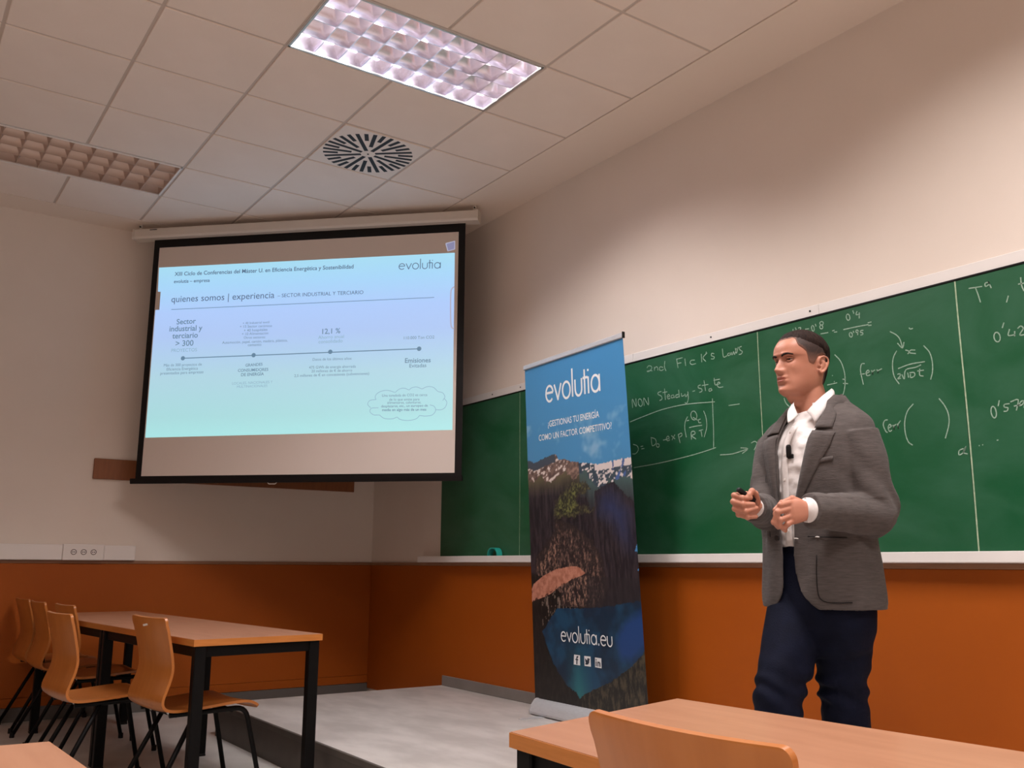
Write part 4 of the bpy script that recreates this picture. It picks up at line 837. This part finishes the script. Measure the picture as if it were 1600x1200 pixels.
# ears
for sg in (1, -1):
    c0 = (-.024, .0735*sg, .099)
    def e(x, o, z): return hp(c0[0]+x*.92, c0[1]+sg*o*.75, c0[2]+z*.92)
    rim = [e(.011, .000, -.004), e(.013, .004, .012), e(.008, .009, .026), e(-.006, .015, .0315), e(-.019, .018, .022), e(-.0205, .017, .004), e(-.014, .012, -.012), e(-.004, .006, -.024), e(.005, .002, -.026), e(.009, -.002, -.015)]
    limb(bmb, rim, [.0035, .0036, .0036, .0036, .0038, .0036, .0036, .0050, .0052, .004], 10, 5)
    limb(bmb, [e(.0, -.003, .018), e(-.008, .002, .008), e(-.006, .0, -.006), e(.0, -.003, -.014)], [.009, .010, .009, .007], 10, 4)
    limb(bmb, [e(-.004, .006, .022), e(-.011, .0095, .008), e(-.007, .006, -.008)], [.0028, .003, .0028], 8, 4)
    ball(bmb, e(.010, .001, -.003), .0048)
# neck and trunk (skin shows at throat only)
NKB = body(-.012, .005, 1.60); NKT = hp(-.022, 0, .045)
for k, (t, r1, r2) in enumerate(()): pass
loft(bmb, [ring(NKB.lerp(NKT, t), XB, YBd, r1, r2, 36, 2) for t, r1, r2 in ((-.6, .09, .07), (-.1, .074, .066), (.25, .0625, .0615), (.55, .0585, .0605), (.8, .0580, .062), (1.0, .056, .062), (1.35, .052, .058))])
limb(bmb, [hp(.060, 0, .006), hp(.030, 0, -.004), hp(.0, 0, .0)], [.014, .028, .040], 16)     # under the chin
ball(bmb, NKB.lerp(NKT, .42)+YBd*.052+XB*-.004, .012)
# trunk under the clothes
def trunk(bm, T_, cx=0, n=44, p=2.35):
    loft(bm, [ring(body(cx+c[3] if len(c) > 3 else cx, c[4] if len(c) > 4 else 0, c[0]), XB, YBd, c[1], c[2], n, p) for c in T_])
trunk(bmb, [(1.0, .165, .11), (1.15, .165, .105), (1.3, .175, .11), (1.45, .19, .115), (1.54, .18, .10), (1.60, .11, .075), (1.63, .07, .06)])
# arm joints measured from the photograph
LS = body(.198, .01, 1.530); RS = body(-.178, .02, 1.530)
LE = at(1370, 803, 3.185); RE = at(1197, 797, 3.41)
LW = at(1262, 797, 3.065); RW = at(1177, 793, 3.16)
for S_, E_, W_ in ((LS, LE, LW), (RS, RE, RW)):
    limb(bmb, [S_, S_.lerp(E_, .5), E_, E_.lerp(W_, .5), W_], [.052, .046, .040, .036, .026], 16)
# legs
LH = body(.095, 0, .98); RHp = body(-.095, 0, .98)
LK = at(1317, 1075, 3.38); RK = at(1218, 1080, 3.29); LA = at(1336, 1270, 3.44); RA = at(1214, 1276, 3.30); LA.z = .29; RA.z = .29
for a, k_, f_ in ((LH, LK, LA), (RHp, RK, RA)): limb(bmb, [a, a.lerp(k_, .5), k_, k_.lerp(f_, .5), f_], [.085, .078, .058, .054, .04], 16)
# --- hands --------------------------------------------------------------------
def finger(bm, pts, r0=.0088, r1=.0068):
    P = bend(pts, .012, 3); n = len(P); tube(bm, P, [r0+(r1-r0)*i/(n-1) for i in range(n)], 12); ball(bm, P[-1], r1*1.0, u=10, v=8)
    for q in pts[1:-1]: ball(bm, Vector(q), r0*1.06, u=10, v=8)
def palm(bm, pts, rad, thick_dir, k=.55, n=20):
    pts = [Vector(p) for p in pts]; rings = []
    for i, p in enumerate(pts):
        t = (pts[min(i+1, len(pts)-1)]-pts[max(0, i-1)]).normalized(); th = (thick_dir-t*t.dot(thick_dir)).normalized(); wv = t.cross(th)
        rings.append(ring(p, wv, th, rad[i], rad[i]*k if i else rad[i]*.75, n, 2.6))
    loft(bm, rings)
hl = 3.06
TW = -FH                                             # towards the viewer
# his left hand (right one in the picture): back of the hand to the viewer, fingers curled in
palm(bmb, [at(1266, 798, hl+.015), at(1252, 798, hl+.004), at(1238, 800, hl-.002), at(1229, 801, hl+.002)], [.027, .037, .041, .037], TW, .40)
for (a, b_, c, d_) in (((1236, 785, -.006), (1219, 789, -.018), (1212, 803, -.004), (1217, 812, .014)),
                       ((1233, 795, -.008), (1215, 800, -.022), (1209, 816, -.008), (1216, 824, .012)),
                       ((1234, 806, -.006), (1220, 812, -.020), (1217, 821, -.008), (1226, 828, .010)),
                       ((1239, 813, -.002), (1231, 819, -.012), (1226, 824, -.004), (1227, 829, .008))):
    finger(bmb, [at(a[0], a[1], hl+a[2]), at(b_[0], b_[1], hl+b_[2]), at(c[0], c[1], hl+c[2]), at(d_[0], d_[1], hl+d_[2])], .0100, .0078)
finger(bmb, [at(1254, 786, hl+.018), at(1238, 779, hl+.022), at(1222, 786, hl+.026), at(1211, 797, hl+.022)], .0112, .0088)
# his right hand (left one in the picture): loose fist round the remote
hr = 3.10
palm(bmb, [at(1182, 797, hr+.045), at(1175, 790, hr+.034), at(1164, 785, hr+.028), at(1154, 784, hr+.026)], [.027, .034, .039, .034], TW, .46)
for (a, b_, c, d_) in (((1160, 773, .014), (1147, 774, -.004), (1160, 778, -.026), (1173, 778, -.022)),
                       ((1157, 782, .014), (1145.5, 784, -.006), (1161, 788, -.030), (1177, 788, -.024)),
                       ((1158, 791, .014), (1148, 795, -.004), (1165, 799, -.028), (1182, 794, -.020)),
                       ((1162, 799, .016), (1154, 804, .0), (1168, 808, -.020), (1181, 807, -.014))):
    finger(bmb, [at(a[0], a[1], hr+a[2]), at(b_[0], b_[1], hr+b_[2]), at(c[0], c[1], hr+c[2]), at(d_[0], d_[1], hr+d_[2])], .0102, .0080)
finger(bmb, [at(1184, 786, hr+.022), at(1180, 772, hr+.004), at(1175, 768, hr-.012), at(1170, 774, hr-.022)], .0120, .0092)
bodyo = pm(voxel('body', bmb, .0030, M_SKIN, None, 2, .5))
# lips, eyes, brows
b = bmesh.new(); rl = []
for i in range(13):
    s = -.0215+.043*i/12; row = []
    for z0 in (.0435, .0455, .048, .0505, .0525, .0545, .0570, .0595, .0612):
        u_ = 1-(abs(s)/.0215)**2.2; z = .0525+(z0-.0525)*max(.05, u_)
        F, B, W = hint(z); x = F*(1-.35*(abs(s)/max(W, .01))**2.25*1.0); d, _ = face_push(s, z, x); row.append(hp(x+d+.0008, s, z))
    rl.append([b.verts.new(p) for p in row])
for r1_, r2_ in zip(rl, rl[1:]):
    for k in range(len(r1_)-1): b.faces.new((r1_[k], r1_[k+1], r2_[k+1], r2_[k]))
pm(bm_obj('lips', b, M_LIP, None, True))
def surf_x(s, z):
    best = None
    for k in range(-60, 61):
        t = k/60*1.35; p = head_pt(z, t)
        if best is None or abs(p[1]-s) < best[0]: best = (abs(p[1]-s), p[0])
    return best[1]
for sg in (1, -1):
    ex = surf_x(.031*sg, .1165)
    b = bmesh.new(); ball(b, hp(ex-.0030, .0305*sg, .1165), .0108); eye = pm(bm_obj('eye', b, M_EYEW, None, True))
    b = bmesh.new(); ball(b, hp(ex+.0035, .0295*sg, .1165), .0052, u=12, v=8); bm_obj('iris', b, M_EYED, eye, True)
    for nm, dz, r_, up in (('upper_eyelid', .0058, .0026, 1), ('eyelash_line', .0034, .0017, 2), ('lower_eyelid', -.0060, .0016, -1)):
        b = bmesh.new(); P = []
        for k in range(7):
            s = (.0185+.0245*k/6)*sg; arch = math.sin(PI*k/6); z = .1160+dz*(.25+.75*arch)
            P.append(hp(surf_x(s, z)+.0020+(.0062 if up == 2 else .0052)*arch, s, z))
        limb(b, P, [r_*.6, r_, r_*1.1, r_*1.2, r_*1.1, r_, r_*.6], 8, 3); pm(bm_obj(nm, b, M_HAIR if up == 2 else M_SKIN, None, True))
    b = bmesh.new(); P = []
    for k in range(7):
        s = (.0120+.037*k/6)*sg; z = .1305+.0050*math.sin(PI*min(1, k/4.6)*.55)-.004*max(0, k-4.2)/2; P.append(hp(surf_x(s, z)+.0016, s, z))
    Pc = catmull([tuple(p) for p in P], 4); ringsb = []
    for i, p in enumerate(Pc):
        wd_ = .0062*(1-.62*(i/(len(Pc)-1)))*min(1, .5+i/6); ringsb.append([p+UZ*wd_, p+FD*.0022, p-UZ*wd_, p-FD*.002])
    loft(b, ringsb); pm(bm_obj('eyebrow', b, M_HAIR, None, True))
# hair: a grown-out crown and close-cropped sides
def hairline(t):
    """height where hair begins, by angle round the head (0 = face)"""
    a = abs((t+PI) % (2*PI)-PI)
    for (a0, z0), (a1, z1) in zip(HL, HL[1:]):
        if a <= a1: return z0+(z1-z0)*(a-a0)/(a1-a0)
    return HL[-1][1]
HL = [(0, .1905), (.35, .1900), (.55, .1925), (.72, .186), (.88, .160), (1.10, .146), (1.22, .136), (1.32, .100), (1.55, .094), (1.60, .118), (1.80, .132), (2.02, .128), (2.12, .050), (2.5, .022), (PI, .014)]
def cap(name, zlow, offf, m):
    b = bmesh.new(); NT2, NZ2 = 120, 44; R_ = []
    for j in range(NZ2+1):
        row = []
        for k in range(NT2):
            t = 2*PI*k/NT2; zl = zlow(t); z = zl+(.2318-zl)*(j/NZ2)**.9; edge = min(1, (z-zl)/(.010 if name != 'hair' else .026))
            row.append(hp(*head_pt(z, t, -.0035+(offf(t, z)+.0035)*edge**(.6 if name != 'hair' else .75))))
        R_.append([b.verts.new(p) for p in row])
    for a, c in zip(R_, R_[1:]):
        for k in range(NT2): b.faces.new((a[k], a[(k+1) % NT2], c[(k+1) % NT2], c[k]))
    b.faces.new(R_[-1])
    if name == 'hair': return pm(bm_obj(name, b, m, None, True))
    o = bm_obj(name, b, m, None, True); ca_ = o.data.color_attributes.new('hair_tone', 'FLOAT_COLOR', 'POINT'); cols = []
    for j in range(NZ2+1):
        for k in range(NT2):
            t = 2*PI*k/NT2; a = abs((t+PI) % (2*PI)-PI); zl = zlow(t); z = zl+(.2318-zl)*(j/NZ2)**.9
            dn = min(1, max(0, (z-zl)/.020+.15))*min(1, max(0, (z-.100)/.06)+(1 if a > 1.95 else 0)+.25)
            dn = max(0, min(1, dn+.12*noise.noise(Vector((math.cos(t)*20, math.sin(t)*20, z*160))))); c0_, c1_ = (.30, .135, .092), (.030, .015, .012)
            cols += [c0_[q]*(1-dn)+c1_[q]*dn for q in range(3)]+[1]
    ca_.data.foreach_set('color', cols); return pm(o)
cap('cropped_side_hair', hairline, lambda t, z: .0022, M_STUBBLE)
def crown(t):
    a = abs((t+PI) % (2*PI)-PI)
    j = .0035*noise.noise(Vector((math.cos(t)*16, math.sin(t)*16, 0)))
    return max(hairline(t)+.0008, interp([(0, .1905), (.55, .1905), (.9, .183), (1.4, .166), (1.85, .146), (2.1, .085), (2.4, .030), (PI, .018)], a)+j)
cap('hair', crown, lambda t, z: .0050+.0040*min(1, max(0, (z-.15)/.05))+.0016*noise.noise(Vector((math.cos(t)*9, math.sin(t)*9, z*40))), M_HAIR)
# --- jeans ------------------------------------------------------------------
b = bmesh.new()
trunk(b, [(1.152, .172, .118), (1.10, .178, .122), (1.02, .188, .126), (.93, .196, .128), (.86, .188, .122), (.80, .168, .106), (.77, .14, .08)])
for h0, k_, f_, sx in ((LH, LK, LA, 1), (RHp, RK, RA, -1)):
    fl = f_.copy(); fl.z = .235
    limb(b, [h0+UZ*.02, h0.lerp(k_, .35), h0.lerp(k_, .72), k_, k_.lerp(fl, .3), k_.lerp(fl, .7), fl], [.104, .101, .093, .082, .080, .077, .077], 28)
def jd(p):
    d = .004*noise.noise(p*11)
    for k_ in (LK, RK):
        q = p-k_
        if q.length < .2: d += .008*math.exp(-(q.z/.075)**2)*math.sin(q.z*95+q.dot(RH)*26+3*noise.noise(p*9))*(.6+.4*noise.noise(p*14))
    for k_ in (LA, RA):
        dz = p.z-.28
        if dz < .12: d += .006*math.exp(-(dz/.08)**2)*math.sin(p.z*120+p.x*20)*.5
    return d
jeans = pm(voxel('jeans', b, .0055, M_JEANS, None, 5, .5, jd))
for x_, nm in ((.07, 'belt_loop'), (-.07, 'belt_loop')):
    b = bmesh.new(); M_ = Matrix.Translation(body(x_, .118, 1.125)) @ Matrix.Rotation(tf, 4, 'Z'); box(b, -.006, .006, -.006, .004, -.026, .026, .002, M_); bm_obj(nm, b, M_JEANS, jeans)
# shoes
M_SHOE = mat('dark_leather', (.020, .012, .010), .4, bump=.05, bscale=90)
for f_, rz in ((LA, .15), (RA, -.3)):
    d0 = (YBd*math.cos(rz)+XB*math.sin(rz)).normalized(); sd = Vector((d0.y, -d0.x, 0)); b = bmesh.new(); c = Vector((f_.x, f_.y, 0))
    R_ = []
    for t, wd_, z0, z1 in ((-.085, .020, .215, .255), (-.07, .036, .206, .285), (-.03, .041, .202, .300), (.03, .043, .202, .285), (.09, .050, .202, .262), (.14, .050, .202, .250), (.18, .040, .204, .240), (.205, .018, .210, .226)):
        R_.append(ring(c+d0*t+UZ*((z0+z1)/2), sd, UZ, wd_, (z1-z0)/2, 20, 2.8))
    loft(b, R_); sh = pm(bm_obj('shoe', b, M_SHOE, None, True))
    b = bmesh.new(); o2 = [c+d0*t+sd*(wd_*s) for s, seq in ((1, ((-.09, .02), (-.06, .04), (.03, .045), (.11, .053), (.17, .045), (.21, .015))), (-1, ((.21, .015), (.17, .045), (.11, .053), (.03, .045), (-.06, .04), (-.09, .02)))) for t, wd_ in seq]
    loft(b, [[p+UZ*.2005 for p in o2], [p+UZ*.212 for p in o2]]); bm_obj('sole', b, M_BLACKPL, sh)
# --- shirt --------------------------------------------------------------------
b = bmesh.new()
trunk(b, [(1.145, .180, .128), (1.20, .186, .134), (1.30, .195, .138), (1.42, .205, .138), (1.50, .200, .125), (1.56, .165, .105), (1.60, .105, .083, -.003, .004), (1.630, .078, .074, -.008, .004)])
def sd_(p):
    return .0045*noise.noise(Vector((p.x*14, p.y*14, p.z*34)))+.003*noise.noise(p*40)
shirt = pm(voxel('shirt', b, .0055, M_SHIRT, None, 4, .5, sd_))
def fy(x, z, T_):   # front surface depth of a lofted trunk at lateral x
    for a, c in zip(T_, T_[1:]):
        lo, hi = (a, c) if a[0] < c[0] else (c, a)
        if lo[0] <= z <= hi[0]:
            t = (z-lo[0])/(hi[0]-lo[0]); rx = lo[1]+(hi[1]-lo[1])*t; ry = lo[2]+(hi[2]-lo[2])*t
            return ry*(max(0, 1-(abs(x)/rx)**2.35))**(1/2.35)
    return .1
TS = [(1.145, .180, .128), (1.20, .186, .134), (1.30, .195, .138), (1.42, .205, .138), (1.50, .200, .125), (1.56, .165, .105), (1.60, .105, .083), (1.628, .079, .075)]
def sheet3(bm, grid, th, nrm):
    """thin cloth panel from a grid of points, given thickness along nrm"""
    A_ = [[bm.verts.new(p+nrm*th) for p in r] for r in grid]; B_ = [[bm.verts.new(p) for p in r] for r in grid]; fc = []
    nr, nc = len(grid), len(grid[0])
    for i in range(nr-1):
        for j in range(nc-1):
            fc.append(bm.faces.new((A_[i][j], A_[i][j+1], A_[i+1][j+1], A_[i+1][j]))); fc.append(bm.faces.new((B_[i][j], B_[i+1][j], B_[i+1][j+1], B_[i][j+1])))
    for i in range(nr-1):
        fc.append(bm.faces.new((A_[i][0], A_[i+1][0], B_[i+1][0], B_[i][0]))); fc.append(bm.faces.new((A_[i][-1], B_[i][-1], B_[i+1][-1], A_[i+1][-1])))
    for j in range(nc-1):
        fc.append(bm.faces.new((A_[0][j], B_[0][j], B_[0][j+1], A_[0][j+1]))); fc.append(bm.faces.new((A_[-1][j], A_[-1][j+1], B_[-1][j+1], B_[-1][j])))
    bmesh.ops.recalc_face_normals(bm, faces=fc)
# placket and buttons
b = bmesh.new(); sheet3(b, [[body(-.018+x, fy(-.018+x, z, TS)+.003, z) for x in (-.016, -.005, .006, .017)] for z in [1.15+.0225*k for k in range(20)]], .0022, YBd); bm_obj('placket', b, M_SHIRT, shirt, True)
for z in (1.20, 1.29, 1.38, 1.47, 1.55):
    b = bmesh.new(); c = body(-.018, fy(-.018, z, TS)+.0055, z); tube(b, [c, c+YBd*.002], .0052, 12); bm_obj('shirt_button', b, M_WHITEPL, shirt)
# collar: band and two points
def neck_pt(a, r1, r2, z, c0=(-.008, .006)):
    return body(c0[0]+r1*math.sin(a), c0[1]+r2*math.cos(a), z)
b = bmesh.new(); g = []
for k in range(33):
    a = (k/32)*2*PI*.85+.47; zb = 1.622+.036*(1-math.cos(a))/2; zt = zb+.034+.006*(1-math.cos(a))/2
    g.append([neck_pt(a, .0745, .0735, zb), neck_pt(a, .0700, .0700, zt)])
sheet3(b, g, .0001, UZ); bm_obj('collar_band', b, M_SHIRT, shirt, True)
for sg in (1, -1):
    b = bmesh.new(); g = []
    for k in range(13):
        u = .42+.58*k/12; a = sg*(.12+2.95*u); top = 1.660+.042*(1-math.cos(a))/2
        lean = max(0, 1-u*1.7)
        fall = .036+.030*lean**1.2
        tip = sg*.026*lean
        P0 = neck_pt(a, .0715, .0735, top); P2 = neck_pt(a, .079+.011*min(1, lean*2.5), .079+.008*min(1, lean*2.5), top-fall)+XB*tip+YBd*(.013*lean); P1 = P0.lerp(P2, .5)+(P0-body(-.008, .006, P0.z)).normalized()*.007
        g.append([P0, P0.lerp(P1, .5)+UZ*.002, P1, P1.lerp(P2, .5), P2])
    sheet3(b, g, .0022, (YBd+XB*sg*.5).normalized()); bm_obj('collar_leaf', b, M_SHIRT, shirt, True)
for top_, bot_ in (([(1260, 643, 3.300), (1271, 631, 3.292), (1284, 619, 3.312), (1294, 611, 3.352), (1299, 607, 3.40)], [(1274, 662, 3.262), (1283, 651, 3.262), (1294, 637, 3.278), (1302, 622, 3.320), (1304, 616, 3.38)]),
                   ([(1247, 649, 3.282), (1243, 640, 3.295), (1240, 630, 3.325), (1243, 624, 3.38)], [(1231, 662, 3.255), (1230, 652, 3.272), (1231, 642, 3.305), (1237, 631, 3.37)])):
    T1, B1 = catmull([tuple(at(*q)) for q in top_], 3), catmull([tuple(at(*q)) for q in bot_], 3)
    b = bmesh.new(); sheet3(b, [[a.lerp(c, v/4)-FH*(.010*math.sin(PI*v/4)) for v in range(5)] for a, c in zip(T1, B1)], .0025, -FH); bm_obj('collar_leaf', b, M_SHIRT, shirt, True)
# cuffs
for E_, W_, r_ in ((LE, LW, .0415), (RE, RW, .0345)):
    d0 = (W_-E_).normalized(); b = bmesh.new(); tube(b, [W_-d0*.050, W_-d0*.010, W_+d0*.006, W_+d0*.007, W_-d0*.02], [r_, r_, r_*.98, r_*.90, r_*.86], 28, caps=False); bm_obj('cuff', b, M_SHIRT, shirt, True)
# --- jacket ------------------------------------------------------------------
TJ = [(.932, .228, .155), (.98, .228, .155), (1.08, .220, .151), (1.18, .214, .148), (1.28, .218, .150), (1.38, .230, .153), (1.46, .236, .150), (1.52, .234, .142), (1.56, .226, .130), (1.595, .203, .116), (1.622, .160, .103), (1.645, .118, .095), (1.664, .094, .089), (1.680, .088, .087)]
def tj(z):
    for a, c in zip(TJ, TJ[1:]):
        if a[0] <= z <= c[0]:
            t = (z-a[0])/(c[0]-a[0]); return a[1]+(c[1]-a[1])*t, a[2]+(c[2]-a[2])*t
    return TJ[-1][1:] if z > 1 else TJ[0][1:]
def jfront(x, z, off=0):
    rx, ry = tj(z); x_ = max(-rx*.999, min(rx*.999, x)); return ry*(1-(abs(x_)/rx)**2.35)**(1/2.35)+off
EL = [(.932, .105), (.95, .075), (.97, .048), (1.0, .028), (1.06, .016), (1.14, .012), (1.24, .018), (1.30, .034), (1.38, .060), (1.46, .082), (1.54, .100), (1.60, .104), (1.64, .098), (1.680, .082)]
ER = [(.932, -.100), (.95, -.072), (.97, -.055), (1.0, -.046), (1.06, -.042), (1.14, -.043), (1.24, -.043), (1.30, -.044), (1.38, -.045), (1.46, -.046), (1.54, -.052), (1.60, -.064), (1.680, -.070)]
b = bmesh.new(); rgo = []; zs = [.932+(1.680-.932)*i/48 for i in range(49)]; NA = 64
for z in zs:
    rx, ry = tj(z); xl, xr = interp(EL, z), interp(ER, z)
    def ang_(x):
        s = math.copysign((abs(x)/rx)**(2.35/2), x); return math.asin(max(-1, min(1, s)))      # angle from front
    a0, a1 = ang_(xl), 2*PI+ang_(xr); row = []
    for k in range(NA+1):
        a = a0+(a1-a0)*k/NA; sn, cs = math.sin(a), math.cos(a)
        x = rx*math.copysign(abs(sn)**(2/2.35), sn); f = ry*math.copysign(abs(cs)**(2/2.35), cs)
        back = 0; 
        if z > 1.60 and f < 0: back = 0
        row.append((x, f, z))
    rgo.append(row)
zlift = lambda x, f, z: z+(.012 if f < 0 else 0)*max(0, (z-1.6)/.068)
th = .010
OO = [[b.verts.new(body(x, f, zlift(x, f, z))) for x, f, z in r] for r in rgo]
II = [[b.verts.new(body(x*(1-th/.2), f*(1-th/.14), zlift(x, f, z)-.013*max(0, min(1, (z-1.50)/.08)))) for x, f, z in r] for r in rgo]
nr, nc = len(OO), NA+1
for i in range(nr-1):
    for j in range(nc-1):
        b.faces.new((OO[i][j], OO[i][j+1], OO[i+1][j+1], OO[i+1][j])); b.faces.new((II[i][j], II[i+1][j], II[i+1][j+1], II[i][j+1]))
    b.faces.new((OO[i][0], OO[i+1][0], II[i+1][0], II[i][0])); b.faces.new((OO[i][-1], II[i][-1], II[i+1][-1], OO[i+1][-1]))
for j in range(nc-1):
    b.faces.new((OO[0][j], II[0][j], II[0][j+1], OO[0][j+1])); b.faces.new((OO[-1][j], OO[-1][j+1], II[-1][j+1], II[-1][j]))
# sleeves
def sleeve(S_, E_, W_, r):
    d0 = (W_-E_).normalized(); We = W_-d0*.004
    limb(b, [S_+(S_-E_).normalized()*.012, S_.lerp(E_, .3), S_.lerp(E_, .7), E_+(E_-S_.lerp(W_, .5)).normalized()*.004, E_.lerp(We, .33), E_.lerp(We, .7), We], r, 30, 7)
sleeve(LS+XB*.0+UZ*-.005, LE, LW, [.070, .076, .073, .069, .066, .061, .057])
sleeve(RS+UZ*-.005, RE, RW, [.063, .069, .065, .060, .055, .051, .049])
def jdsp(p):
    d = .0022*noise.noise(Vector((p.x*16, p.y*16, p.z*9)))
    for S_, E_, W_ in ((LS, LE, LW), (RS, RE, RW)):
        q = p-E_; r = q.length
        if r < .17:
            ax = (W_-S_).normalized(); d += .0105*math.exp(-(r/.10)**2)*math.sin(q.dot(ax)*92+q.z*35+3.5*noise.noise(p*8))
        if (p-W_).length < .12 and (p-W_).length > .02:
            d += .0018*math.sin((p-W_).length*110)
    q = p-body(.2, 0, 1.40)
    if q.length < .16: d += .005*math.exp(-(q.length/.09)**2)*math.sin(q.dot(XB)*70+q.z*45)
    if p.z < 1.3 and p.z > .95:
        d += .0022*math.sin(p.dot(XB)*60+3*noise.noise(p*5))
    return d
jacket = pm(voxel('jacket', b, .0048, M_JACKET, None, 8, .5, jdsp))
# lapels: collar piece and lapel on either side, folded back on the chest
def ledge(z, sg): return interp(EL if sg > 0 else ER, z)
for sg, wmax in ((1, .078), (-1, .070)):
    b = bmesh.new(); g = []
    for k in range(22):      # lapel from the button up to the notch
        z = 1.235+(1.545-1.235)*k/21; u = k/21; x0 = ledge(z, sg); wd_ = wmax*min(1, .05+u*1.12)
        row = []
        for j in range(7):
            v = j/6; x = x0+sg*wd_*v*(1 if k < 21 else 1); zz = z-.012*v*u
            roll = .010*math.sin(PI*min(1, v*1.25+.02))+.0035
            row.append(body(x, jfront(x, zz)+roll*(.5+.5*u), zz))
        g.append(row)
    sheet3(b, g, .0035, YBd); bm_obj('lapel', b, M_JACKET, jacket, True)
    b = bmesh.new(); g = []
    for k in range(18):      # collar from the notch round the neck
        u = k/17
        if u < .45:
            t = u/.45; z = 1.553+.080*t; x0 = ledge(z, sg)*(1-.02*t); wd_ = .062-.016*t; row = []
            for j in range(6):
                v = j/5; x = x0+sg*wd_*v; zz = z-.020*v*(.3+t); roll = .010*math.sin(PI*min(1, v*1.2+.02))+.003
                row.append(body(x, jfront(x, zz)+roll, zz+.006*(1-v)*t))
            g.append(row)
        else:
            t = (u-.45)/.55; a = sg*(.98+2.16*t); z1 = 1.683; row = []
            for j in range(6):
                v = j/5; row.append(body(math.sin(a)*(.084+.030*v), .0+math.cos(a)*(.082+.030*v), z1-.048*v**2.6))
            if k and t < .12: row = [g[-1][j].lerp(row[j], .5) for j in range(6)]
            g.append(row)
    sheet3(b, g, .0035, (YBd*.4+XB*sg*.6+UZ*.3).normalized()); bm_obj('collar', b, M_JACKET, jacket, True)
# breast pocket welt, patch pocket outline, buttons, buttonholes
def jstrip(name, P, th_=.003, wd_=.010, m=M_JACKET, off=.004):
    b = bmesh.new(); g = [[body(x, jfront(x, z+s*wd_/2, off), z+s*wd_/2) for x, z in P] for s in (-1, 0, 1)]; sheet3(b, g, th_, YBd); return bm_obj(name, b, m, jacket, True)
jstrip('breast_welt', [(.088+.011*k, 1.425+.0020*k) for k in range(9)], .0018, .016)
def jline(name, P, r=.0016, m=None):
    b = bmesh.new(); limb(b, [body(x, jfront(x, z, .004), z) for x, z in P], [r]*len(P), 6, 3); return bm_obj(name, b, m or M_BLACKPL, jacket, True)
jline('pocket_seam', [(.105, 1.115), (.103, 1.05), (.107, .985), (.125, .962), (.16, .958), (.20, .960)])
jline('pocket_flap_edge', [(.075, 1.178), (.11, 1.176), (.15, 1.174), (.19, 1.172)])
jline('dart_seam', [(-.105, 1.40), (-.098, 1.30), (-.10, 1.18)], .0012)
for x, z in ((-.058, 1.175),):
    b = bmesh.new(); c = body(x, jfront(x, z, .005), z); tube(b, [c, c+YBd*.005], .0095, 16); bm_obj('button', b, M_DIAL, jacket)
for x, z in ((.030, 1.172), (.110, 1.176)):
    b = bmesh.new(); c = body(x, jfront(x, z, .006), z); limb(b, [c-XB*.010, c, c+XB*.010-UZ*.001], [.0012, .002, .0012], 6); bm_obj('buttonhole_stitch', b, M_WHITEPL, jacket)
# --- things he carries -----------------------------------------------------------
c = body(.006, fy(.006, 1.475, TS)+.012, 1.478)
t = empty('lapel_microphone', tuple(c), 0, 'small black clip-on microphone on the white shirt front', 'microphone')
b = bmesh.new(); tube(b, [Vector((0, 0, -.022)), Vector((0, 0, -.018)), Vector((0, 0, .016)), Vector((0, 0, .022)), Vector((0, 0, .025))], [.008, .0095, .0095, .008, .003], 14); bm_obj('capsule', b, M_BLACKPL, t, True)
b = bmesh.new(); box(b, -.004, .020, -.004, .004, -.026, -.010, .002, Matrix.Rotation(tf, 4, 'Z')); bm_obj('clip', b, M_BLACKPL, t)
p0, p1 = at(1152.5, 764, hr-.022), at(1172, 778, hr-.004)
t = empty('presentation_remote', tuple(p0), 0, 'slim black remote held in the speaker\'s right hand', 'remote control')
d0 = (p1-p0); L_ = d0.length; q = d0.to_track_quat('X', 'Z').to_matrix().to_4x4()
b = bmesh.new(); box(b, 0, L_+.02, -.0095, .0095, -.007, .007, .004, q, 2); bm_obj('case', b, M_BLACKPL, t, auto=.7)
b = bmesh.new(); box(b, .012, .022, -.004, .004, .0065, .0082, .001, q); bm_obj('button', b, M_GREYPL, t)
